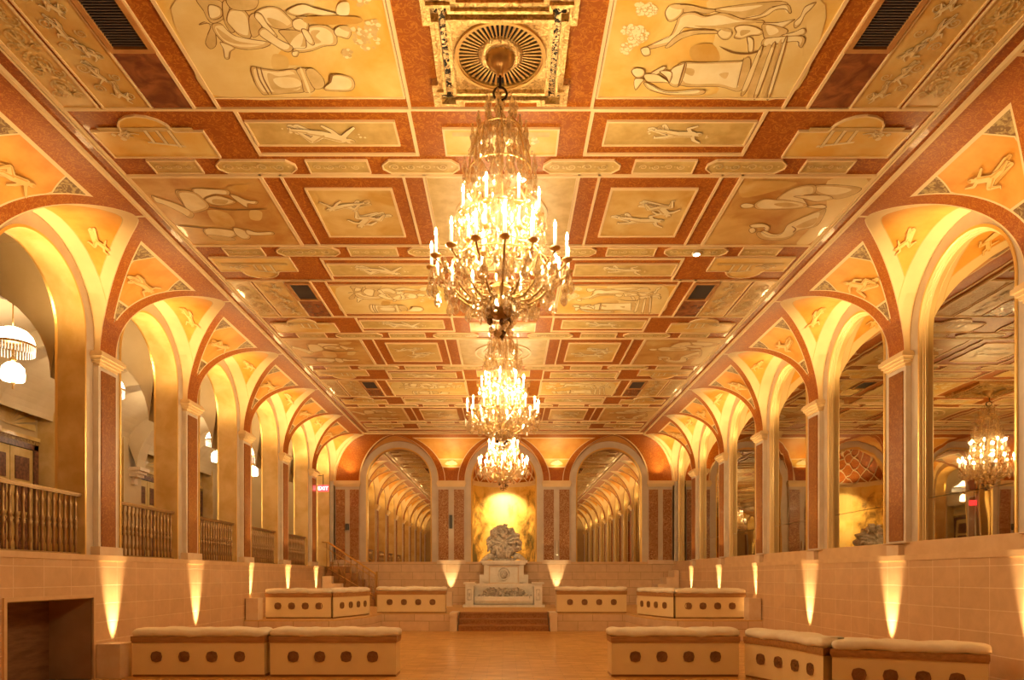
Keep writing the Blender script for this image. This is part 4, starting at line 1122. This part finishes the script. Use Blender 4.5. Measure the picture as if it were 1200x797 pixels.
# bowed tub
b=MB(); nn=24
for i in range(nn):
    a0,a1=i/nn,(i+1)/nn
    def tb(a,z,k): x=-.94+1.88*a; return (x,-.62*k-.16*sin(pi*a)*k,z)
    prof=[(.07,.86),(.12,1.0),(.2,1.08),(.30,1.0),(.34,.99)]
    for j_ in range(4): b.quad(tb(a0,*prof[j_]),tb(a1,*prof[j_]),tb(a1,*prof[j_+1]),tb(a0,*prof[j_+1]),0,True)
    b.quad(tb(a0,.34,.99),tb(a1,.34,.99),tb(a1,.34,.9),tb(a0,.34,.9)); b.quad(tb(a0,.34,.9),tb(a1,.34,.9),tb(a1,.1,.8),tb(a0,.1,.8))
b.box(-.94,.94,-.5,-.02,.07,.15)
b.build('basin_tub',M['marble'],r)
# shell carving generator
def carving(R,cx,cy,cz,rx,rz,ry,n=40,fl=9,par=None,name='carving',seed=1):
    rnd=random.Random(seed); b=MB()
    rows=22; cols=64; vs=[];fs=[]
    ph=[rnd.uniform(0,6.28) for _ in range(6)]
    for i in range(rows+1):
        t=i/rows
        for j in range(cols):
            a=2*pi*j/cols
            rr=sin(t*pi/2)
            ed=1+.07*cos(fl*a)*t+.05*sin(3*a+ph[0])*t
            d=cos(t*pi/2)
            d+= .16*sin(fl*a+3*sin(5*t+ph[1]))*sin(pi*t)+.12*cos(11*t+ph[2]+2*sin(2*a))*sin(pi*t)+.06*sin(17*a+9*t)*t
            vs.append((cx+rx*rr*ed*cos(a),cy-ry*d,cz+rz*rr*ed*sin(a)))
    for i in range(rows):
        for j in range(cols):
            k=(j+1)%cols; fs.append((i*cols+j,i*cols+k,(i+1)*cols+k,(i+1)*cols+j))
    b.add(vs,fs,0,True)
    for i in range(n):
        a=rnd.uniform(0,2*pi); q=sqrt(rnd.uniform(.12,1))*.96; s_=rnd.uniform(.10,.2)*rx
        c=(cx+rx*q*cos(a),cy-ry*sqrt(max(0,1-q*q))-.02,cz+rz*q*sin(a))
        # curled lobe
        p=[]; rr=[]
        for m_ in range(7):
            g=m_/6; an=a+g*3.6*(1 if i%2 else -1); p.append((c[0]+s_*(1-g*.7)*cos(an),c[1]-s_*.3-g*.03,c[2]+s_*(1-g*.7)*sin(an))); rr.append(s_*(.16+.34*sin(pi*(g*.8+.15))))
        b.tube(p,rr,7)
    b.lathe([(.001,0),(rx*.9,.0),(rx*.92,-.02)],24,(cx,cy,cz)) if 0 else None
    return b.build(name,M['carved'],par)
carving(1,0,.15,2.12,.56,.56,.34,52,13,r,'shell_crest',3)
b=MB(); b.lathe([(.34,1.52),(.36,1.56),(.22,1.64),(.18,1.75),(.26,1.9)],20,(0,.2,0),flute=10,fa=.08)
for i in range(9): 
    x=-.2+.05*i; b.tube([(x,-.1,1.95),(x*1.1,-.2,1.78),(x*.8,-.12,1.56)],[.03,.035,.015],6)
b.build('crest_foot',M['carved'],r)
for sx in (-1,1):
    b=MB(); b.tube([(sx*.35,.1,1.66),(sx*.5,.05,1.66),(sx*.66,.05,1.56),(sx*.74,.05,1.54)],[.14,.1,.06,.02],8)
    b.build('scroll_foot',M['carved'],r)
for i,x in enumerate((-.42,0,.42)):
    carving(1,x,-.42,.46,.26,.15,.22,16,9,r,'basin_shell',i+5)
b=MB()
for i in range(16):
    x=-.8+.105*i; b.tube([(x,-.5,.36),(x+.06,-.62,.30+.04*(i%3)),(x+.12,-.5,.38)],[.05,.06,.03],7)
b.build('carved_swag',M['carved'],r)
for sx in (-1,1):
    mb=MB(); mb.box(sx*1.70,sx*2.02,22.7,23.0,PZ,PZ+.46); mb.box(sx*1.69,sx*2.03,22.69,23.01,PZ+.46,PZ+.48)
    tag(mb.build('marble_block',M['block']),'small pale marble block on the platform '+('left' if sx<0 else 'right')+' of the fountain','block')
for (x,y,z,w,h,lb) in ((-5.73,10.22,0,.34,.50,'pale marble block against the left wall beside the front bench'),(-5.76,16.0,PZ,.28,.5,'pale marble block at the left end of the back left benches'),(5.77,16.0,PZ,.28,.5,'pale marble block at the right end of the back right benches'),(5.72,9.0,0,.36,.45,'pale marble block behind the right front curved bench')):
    mb=MB(); mb.box(x-w/2,x+w/2,y-.16,y+.16,z,z+h-.02); mb.box(x-w/2-.006,x+w/2+.006,y-.166,y+.166,z+h-.02,z+h); tag(mb.build('marble_block',M['block']),lb,'block')

# ==================================================================  BENCHES
def bench(path,z0,label,depth=.42,h=.73,seed=0,n0=None,n1=None):
    """path: front face plan points left->right (as the camera sees it)"""
    r=empty('upholstered_bench',(path[0][0],path[0][1],z0),label,'bench')
    O=Vector((path[0][0],path[0][1]))
    P=[Vector(p)-O for p in path]
    nrm=[]
    for i in range(len(P)):
        a=P[max(0,i-1)]; b_=P[min(len(P)-1,i+1)]; t=(b_-a).normalized(); nrm.append(Vector((-t.y,t.x)))  # pointing away from camera
    if n0: nrm[0]=Vector(n0)
    if n1: nrm[-1]=Vector(n1)
    def strip(mb,f0,f1,z_0,z_1,m=0,e=0):
        Q=[p.copy() for p in P]; 
        Q[0]-= (P[1]-P[0]).normalized()*e; Q[-1]+= (P[-1]-P[-2]).normalized()*e
        n=len(Q); vs=[]
        for k in range(n):
            for (d,z) in ((f0,z_0),(f1,z_0),(f1,z_1),(f0,z_1)):
                q=Q[k]+nrm[k]*d; vs.append((q.x,q.y,z))
        fs=[(0,1,2,3),tuple((n-1)*4+c for c in (3,2,1,0))]
        for k in range(n-1):
            for c in range(4): d_=(c+1)%4; fs.append((k*4+c,(k+1)*4+c,(k+1)*4+d_,k*4+d_))
        mb.add(vs,fs,m)
    b=MB(); strip(b,0,depth,.035,.53); b.build('body',M['benchcream'],r)
    b=MB(); strip(b,.03,depth-.03,0,.04); b.build('toe_kick',M['benchwood'],r)
    b=MB(); strip(b,-.02,depth+.01,.53,.60,0,.015); strip(b,-.012,depth+.01,.505,.53,0,.008); b.build('top_rail',M['benchwood'],r)
    # lumpy cloth covered cushion
    Ls=[0]; 
    for i in range(1,len(P)): Ls.append(Ls[-1]+(P[i]-P[i-1]).length)
    T=Ls[-1]
    def at(s_):
        s_=max(-.04,min(T+.04,s_))
        for i in range(1,len(P)):
            if s_<=Ls[i] or i==len(P)-1:
                t=(s_-Ls[i-1])/(Ls[i]-Ls[i-1]); p=P[i-1]+(P[i]-P[i-1])*t; n_=(nrm[i-1]*(1-max(0,min(1,t)))+nrm[i]*max(0,min(1,t))); return p,n_
    rnd=random.Random(seed); ph=[rnd.uniform(0,6) for _ in range(8)]
    b=MB(); ns=44; vs=[];fs=[]; K=14
    for i in range(ns+1):
        s_=-.035+(T+.07)*i/ns; p,n_=at(s_); e=min(1,min(i,ns-i)/2.5); e=.55+.45*sqrt(e) if e<1 else 1
        for k in range(K):
            a=2*pi*k/K; ca=cos(a); sa=sin(a)
            cx_=depth/2+(depth/2+.045)*e*math.copysign(abs(ca)**.55,ca)
            cz_=.65+.068*e*math.copysign(abs(sa)**.6,sa)
            wob=.006*sin(s_*13+ph[0]+ca*2)+.003*sin(s_*31+ph[1]+sa*3)+.005*sin(s_*7+ph[2])
            cz_+=wob; cx_+=wob*.8
            q=p+n_*cx_; vs.append((q.x,q.y,cz_))
    for i in range(ns):
        for k in range(K): l=(k+1)%K; fs.append((i*K+k,(i+1)*K+k,(i+1)*K+l,i*K+l))
    fs.append(tuple(range(K))); fs.append(tuple(ns*K+k for k in range(K))[::-1])
    b.add(vs,fs,0,True); b.build('cloth_cover',M['cloth'],r)
    for i in range(4):
        p,n_=at(T*(.185+.21*i)); t_=Vector((n_.y,-n_.x))
        b=MB(); R_=.078
        def Tm(u,v,w): q=p+t_*u-n_*w; return (q.x,q.y,.30+v)
        out=[]
        for k in range(24):
            a=2*pi*k/24; rr=R_*(1+.10*abs(sin(2*a))*1.0+.05*cos(8*a)); out.append((rr*cos(a),rr*sin(a)))
        b.ring(out,[(x*.84,y*.84) for x,y in out],0,.016,0,Tm); b.prism([(x*.86,y*.86) for x,y in out],0,.006,0,Tm)
        for k in range(4):
            a=pi/4+k*pi/2; c_=(.033*cos(a),.033*sin(a)); b.prism([(c_[0]+.017*cos(2*pi*m_/10),c_[1]+.017*sin(2*pi*m_/10)) for m_ in range(10)],.004,.016,0,Tm)
        b.prism([(.014*cos(2*pi*m_/10),.014*sin(2*pi*m_/10)) for m_ in range(10)],.004,.02,0,Tm)
        b.build('rosette',M['rosette'],r)
    return r
def arc(p,q,bulge,n=9):
    p=Vector(p);q=Vector(q); d=q-p; nn=Vector((-d.y,d.x)).normalized(); return [tuple(p+d*(i/n)+nn*(bulge*4*(i/n)*(1-i/n))) for i in range(n+1)]
def straight(p,q,n=4): return arc(p,q,0,n)
bench(straight((-5.47,10.22),(-3.52,10.22)),0,'front left row cream bench with white cloth top, outer one near the wall',seed=1)
bench(straight((-3.43,10.22),(-1.57,10.22)),0,'front left row cream bench with white cloth top, beside the centre aisle',seed=2)
bench(straight((1.62,10.22),(3.50,10.22)),0,'front right row cream bench with white cloth top, beside the centre aisle',seed=3)
bench(arc((3.58,10.20),(3.98,8.55),.10),0,'short curved cream bench in the front right row, middle of three',seed=4,n0=(.72,.72),n1=(.80,.66))
bench(arc((4.05,8.47),(5.50,7.80),.05),0,'front right cream bench nearest the camera, cut by the frame bottom',seed=5,n0=(.76,.66))
bench(straight((-5.60,16.30),(-4.06,16.30)),PZ,'back left row cream bench on the platform, nearest the left wall',seed=6,n1=(-.50,1.0))
bench(arc((-4.02,16.34),(-3.48,18.0),-.06),PZ,'short curved cream bench on the platform, left row middle',seed=7,n0=(-.54,.98),n1=(-.8,.7))
bench(straight((-3.42,18.70),(-1.58,18.70)),PZ,'back left row cream bench beside the carpeted steps',seed=8)
bench(straight((1.45,18.70),(3.33,18.70)),PZ,'back right row cream bench beside the carpeted steps',seed=9)
bench(arc((3.48,18.0),(4.02,16.34),-.06),PZ,'short curved cream bench on the platform, right row middle',seed=10,n0=(.8,.7),n1=(.54,.98))
bench(straight((4.06,16.30),(5.70,16.30)),PZ,'back right row cream bench on the platform, nearest the right wall',seed=11,n0=(.50,1.0))

# ==================================================================  CHANDELIERS
def drop_mesh(w,h,n=6):
    b=MB(); b.lathe([(.001,0),(w*.35,-h*.12),(w*.55,-h*.3),(w,-h*.66),(w*.75,-h*.86),(.001,-h)],n,sm=False); return b
def make_chand():
    r=empty('crystal_chandelier',(0,0,ZC-.24))      # local z: 0 at boss; world z = 6.03+z
    Z=lambda z: z-(ZC-.24)
    rnd=random.Random(11)
    b=MB(); b.tube([(0,0,0),(0,0,Z(5.92))],.012,6)
    b.tube([(.06*cos(2*pi*i/16),0,Z(5.87)+.06*sin(2*pi*i/16)) for i in range(16)],.011,6,closed=True)
    b.tube([(0,0,Z(5.81)),(0,0,Z(5.55))],.014,6); b.build('hanging_chain',M['iron'],r)
    b=MB(); b.lathe([(.004,Z(5.70)),(.03,Z(5.66)),(.02,Z(5.5)),(.05,Z(5.42)),(.03,Z(5.3)),(.02,Z(5.15)),(.055,Z(5.08)),(.075,Z(4.92)),(.045,Z(4.78)),(.03,Z(4.66)),(.065,Z(4.58)),(.05,Z(4.45)),(.03,Z(4.3)),(.06,Z(4.2)),(.04,Z(4.1)),(.03,Z(4.02))],10,sm=False); b.build('glass_stem',M['crystal'],r)
    b=MB(); b.lathe([(.03,Z(4.16)),(.09,Z(4.12)),(.10,Z(4.08)),(.06,Z(4.02)),(.11,Z(3.96)),(.13,Z(3.90)),(.09,Z(3.84)),(.02,Z(3.82))],20,flute=10,fa=.04); b.build('brass_bowl',M['oldbrass'],r)
    b=MB()
    # cage: rings + ribs
    for z,rad in ((5.52,.20),(5.16,.28),(4.74,.34),(4.30,.44)):
        b.tube([(rad*cos(2*pi*i/32),rad*sin(2*pi*i/32),Z(z)) for i in range(32)],.007,5,closed=True)
    for i in range(8):
        a=2*pi*i/8; b.tube([(q*cos(a),q*sin(a),Z(z)) for q,z in ((.03,5.62),(.14,5.60),(.20,5.52),(.27,5.3),(.28,5.16),(.22,4.95),(.30,4.80),(.34,4.74),(.30,4.5),(.44,4.30),(.3,4.1),(.08,4.05))],.007,5)
    b.build('brass_cage',M['brass'],r)
    # smoky faceted ball at the foot
    b=MB()
    for i in range(30):
        a=rnd.uniform(0,6.28); e=rnd.uniform(-1.3,1.2); p=(.10*cos(a)*cos(e),.10*sin(a)*cos(e),Z(3.80)+.12*sin(e)); 
        b.lathe([(.001,-.035),(.028,-.01),(.028,.012),(.001,.035)],5,p,sm=False,m=i%2)
    b.build('smoky_crystal_ball',[M['smoke'],M['crystal']],r)
    # arms
    tiers=[(8,.365,4.715,.5,.17,'u'),(6,.29,4.54,0,.15,'m'),(16,.62,4.28,.0,.16,'l')]
    for (n_,rad,zc,off,ch,kd) in tiers:
        root=(.10,4.62) if kd=='u' else ((.1,4.40) if kd=='m' else (.08,4.02))
        g=MB(); q=[]
        for i in range(17):
            t=i/16
            if kd=='l': x=root[0]+(rad-root[0])*t; z=root[1]-.07*sin(pi*min(1,t*1.5))+(zc-.03-root[1])*(t**2.2)
            else: x=root[0]+(rad-root[0])*t; z=root[1]-.05*sin(pi*t)+(zc-.03-root[1])*t**2
            q.append((x,0,Z(z)))
        g.tube(q,.0095,6)
        sc=[]
        for i in range(16): a=-pi/2+i*.42; rr=.055*(1-i/22); sc.append((rad*.66+rr*cos(a),0,Z(root[1]+.10*(1 if kd=='l' else .6))+rr*sin(a)))
        g.tube(sc,.006,5)
        if kd=='l':
            sc=[]
            for i in range(16): a=pi/2-i*.42; rr=.06*(1-i/22); sc.append((rad*.42+rr*cos(a),0,Z(root[1]-.02)+rr*sin(a)))
            g.tube(sc,.007,5)
        am=None
        for i in range(n_):
            a=2*pi*(i+off)/n_
            if am is None:
                am=g.build('arm',M['oldbrass'] if kd=='l' else M['brass'],r)
                c=MB(); c.lathe([(.012,-.03),(.045,-.012),(.05,0),(.03,.004)],12,(rad,0,Z(zc))); cu_=c.build('drip_pan',M['brass'],am)
                c=MB(); c.lathe([(.014,0),(.014,ch)],8,(rad,0,Z(zc))); cd=c.build('candle',M['candle'],am)
                c=MB(); c.lathe([(.004,ch),(.0125,ch+.022),(.009,ch+.045),(.001,ch+.075)],8,(rad,0,Z(zc))); fl=c.build('flame_bulb',M['flame'],am); o=am
            else: o=dup(am,r)
            o.rotation_euler=(0,0,a)
    # crystals: 100 single pendants, rest as stuff
    big=drop_mesh(.030,.13).build('crystal_pendant',M['crystal'],r); me=big.data; spots=[]
    for k in range(32): a=2*pi*(k+.5)/32; spots.append((.64*(1 if k%2 else .93),a,4.20 if k%2 else 4.14,1.25))
    for k in range(16): a=2*pi*k/16; spots.append((.46,a,4.20,1.6))
    for k in range(16): a=2*pi*k/16; spots.append((.40,a+.2,4.74,1.1))
    for k in range(14): a=2*pi*k/14; spots.append((.28,a,5.14,1.5))
    for k in range(12): a=2*pi*k/12; spots.append((.20,a,5.50,1.2))
    for k in range(10): a=2*pi*k/10; spots.append((.14,a,3.98,1.2))
    for i,(rr,a,z,s_) in enumerate(spots[:100]):
        o=big if i==0 else big.copy()
        if i: COL.objects.link(o); o.parent=r
        o.location=(rr*cos(a),rr*sin(a),Z(z)); o.scale=(s_,s_,s_)
    b=MB()
    def crys(x,y,z,w,h,n_=5):
        b.lathe([(.001,0),(w*.5,-h*.25),(w,-h*.62),(w*.6,-h*.88),(.001,-h)],n_,(x,y,Z(z)),sm=False)
    prof=[(5.78,.05),(5.66,.12),(5.5,.22),(5.3,.29),(5.12,.31),(5.0,.30),(4.85,.33),(4.70,.38),(4.55,.42),(4.40,.50),(4.25,.58),(4.1,.50),(3.98,.30)]
    for z,rad in prof:
        n_=max(8,int(rad*(110 if z>4.95 else 80)))
        for k in range(n_):
            a=2*pi*(k+rnd.random()*.6)/n_; q=rad*rnd.uniform(.62,1.03); crys(q*cos(a),q*sin(a),z+rnd.uniform(-.05,.06),rnd.uniform(.011,.026),rnd.uniform(.06,.14))
    # upright spires
    for (n_,rad,z0,h) in ((10,.33,5.02,.24),(8,.26,5.3,.26),(6,.13,5.60,.24),(5,.2,5.55,.2),(1,0,5.66,.22)):
        for k in range(n_):
            a=2*pi*(k+.3)/n_; b.lathe([(.004,0),(.022,h*.15),(.012,h*.3),(.028,h*.5),(.006,h*.85),(.014,h*.92),(.001,h)],6,(rad*cos(a),rad*sin(a),Z(z0)),sm=False)
    # strings of beads between upper rings
    for k in range(16):
        a=2*pi*k/16
        for t in range(8):
            tt=t/8; rad=.20+(.30-.20)*tt+.05*sin(pi*tt); z=5.50-.42*tt; b.lathe([(.001,-.01),(.009,0),(.001,.01)],5,(rad*cos(a),rad*sin(a),Z(z)),sm=False)
    o=b.build('crystal_drops',M['crystal'],r); o['kind']='stuff'
    return r
CH=make_chand()
CHY=[6.27,11.93,17.59]
for i,y in enumerate(CHY):
    o=CH if i==0 else dup(CH); o.location=(0,y,ZC-.24); o.rotation_euler=(0,0,.07+.2*i)
    tag(o,'crystal chandelier with lit candle bulbs and smoky drops, '+['nearest and largest','middle one of the three','farthest and smallest, before the back niche'][i],'chandelier')

mb=MB(); mb.lathe([(.07,0),(.07,-.02),(.05,-.025)],20,(2.87,10.2,ZC-.012),0); mb.lathe([(.05,-.026),(.045,-.03)],20,(2.87,10.2,ZC-.012),1)
tag(mb.build('ceiling_downlight',[M['white'],M['shade']]),'small round white ceiling downlight right of the nearest chandelier','downlight')
# ==================================================================  LIGHTS
K=1.0
def point(x,y,z,p,col=(1,.74,.44),r=.05,name='bulb_light'):
    l=bpy.data.lights.new(name,'POINT'); l.energy=p*K; l.color=col; l.shadow_soft_size=r
    o=bpy.data.objects.new(name,l); COL.objects.link(o); o.location=(x,y,z); return o
def spot(x,y,z,p,target,ang,col=(1,.70,.36),r=.02,blend=.4,name='spot_light'):
    l=bpy.data.lights.new(name,'SPOT'); l.energy=p*K; l.color=col; l.shadow_soft_size=r; l.spot_size=radians(ang); l.spot_blend=blend
    o=bpy.data.objects.new(name,l); COL.objects.link(o); o.location=(x,y,z)
    o.rotation_euler=(Vector(target)-Vector((x,y,z))).to_track_quat('-Z','Y').to_euler(); return o
WARM=(1,.72,.42)
for s in (-1,1):
    for bi,(yc,ao,ai) in enumerate(BAYS):
        spot(s*6.0,yc-ai+.06,4.70,165 if bi>2 else 120,(s*6.10,yc+.50,5.9),78,(1,.64,.25),.14,.8,'lunette_spot')
        spot(s*6.0,yc+ai-.06,4.70,90,(s*6.10,yc-.50,5.9),78,(1,.64,.25),.14,.8,'lunette_spot')
# floor uplights below pilasters
u0=None
for s in (-1,1):
    for k,yp in enumerate(PK):
        if k<4: continue
        z0=PZ if yp>16 else 0
        if u0 is None:
            u0=empty('floor_uplight',(0,0,0)); b=MB(); b.lathe([(.055,0),(.055,.06),(.045,.07)],18); b.build('housing',M['block'],u0)
            b=MB(); b.lathe([(.042,.072),(.04,.076)],18); b.build('lens',M['uplens'],u0); o=u0
        else: o=dup(u0)
        o.location=(s*5.76,yp,z0)
        tag(o,'small floor uplight at '+('left' if s<0 else 'right')+' wall foot, below '+['pilaster at the frame edge','first pilaster in view','second pilaster','third pilaster','fourth pilaster','last pilaster'][min(5,k-4)],'uplight')
        spot(s*5.76,yp,z0+.12,680,(s*5.96,yp,z0+2.0),31,(1,.66,.30),.02,.9)
for xm,nm in ((-1.85,'left of fountain'),(1.85,'right of fountain'),):
    o=dup(u0); o.location=(xm,YB-.32,PZ); tag(o,'small round uplight behind the marble block '+nm,'uplight')
    spot(xm,YB-.36,PZ+.12,220,(xm,YB-.12,PZ+2.2),34,(1,.68,.32),.02,.6)
    spot(xm,YB-.25,4.9,38,(xm,YB-.75,6.2),110,(1,.66,.28),.04,.8)
# niche light
spot(0,YB+.62,4.71,230,(0,YB+1.02,2.3),52,(1,.76,.40),.05,1.0)
spot(0,YB+.15,4.72,260,(0,YB+1.0,3.0),110,(1,.76,.42),.05,.9)
spot(0,YB+.5,4.80,25,(0,YB+.7,6.0),150,(1,.72,.38),.06)
for s in (-1,1): spot(s*5.5,YB-.25,4.9,25,(s*5.2,YB-.5,6.2),120,(1,.66,.28),.05,.8)
# ==================================================================  WORLD, CAMERA, VIEW
w=bpy.data.worlds.new('World'); bpy.context.scene.world=w; w.use_nodes=True
w.node_tree.nodes['Background'].inputs[0].default_value=(.9,.6,.35,1); w.node_tree.nodes['Background'].inputs[1].default_value=.02
cam=bpy.data.cameras.new('camera'); co=bpy.data.objects.new('camera',cam); COL.objects.link(co)
co.location=(.045,0,1.5); co.rotation_euler=(pi/2,0,0)
cam.sensor_width=36; cam.sensor_fit='HORIZONTAL'; cam.lens=36*F/1200
cam.shift_x=(600-592)/1200; cam.shift_y=(674.5-398.5)/1200
cam.clip_start=.05
sc=bpy.context.scene; sc.camera=co
sc.view_settings.view_transform='Standard'; sc.view_settings.look='None'; sc.view_settings.gamma=1; sc.view_settings.use_curve_mapping=False
sc.view_settings.exposure=0.40
try:
    sc.cycles.use_denoising=True; sc.cycles.max_bounces=8; sc.cycles.diffuse_bounces=4; sc.cycles.glossy_bounces=6; sc.cycles.transparent_max_bounces=16
    sc.cycles.sample_clamp_indirect=6; sc.cycles.caustics_reflective=False; sc.cycles.caustics_refractive=False; sc.cycles.blur_glossy=.5
except Exception: pass
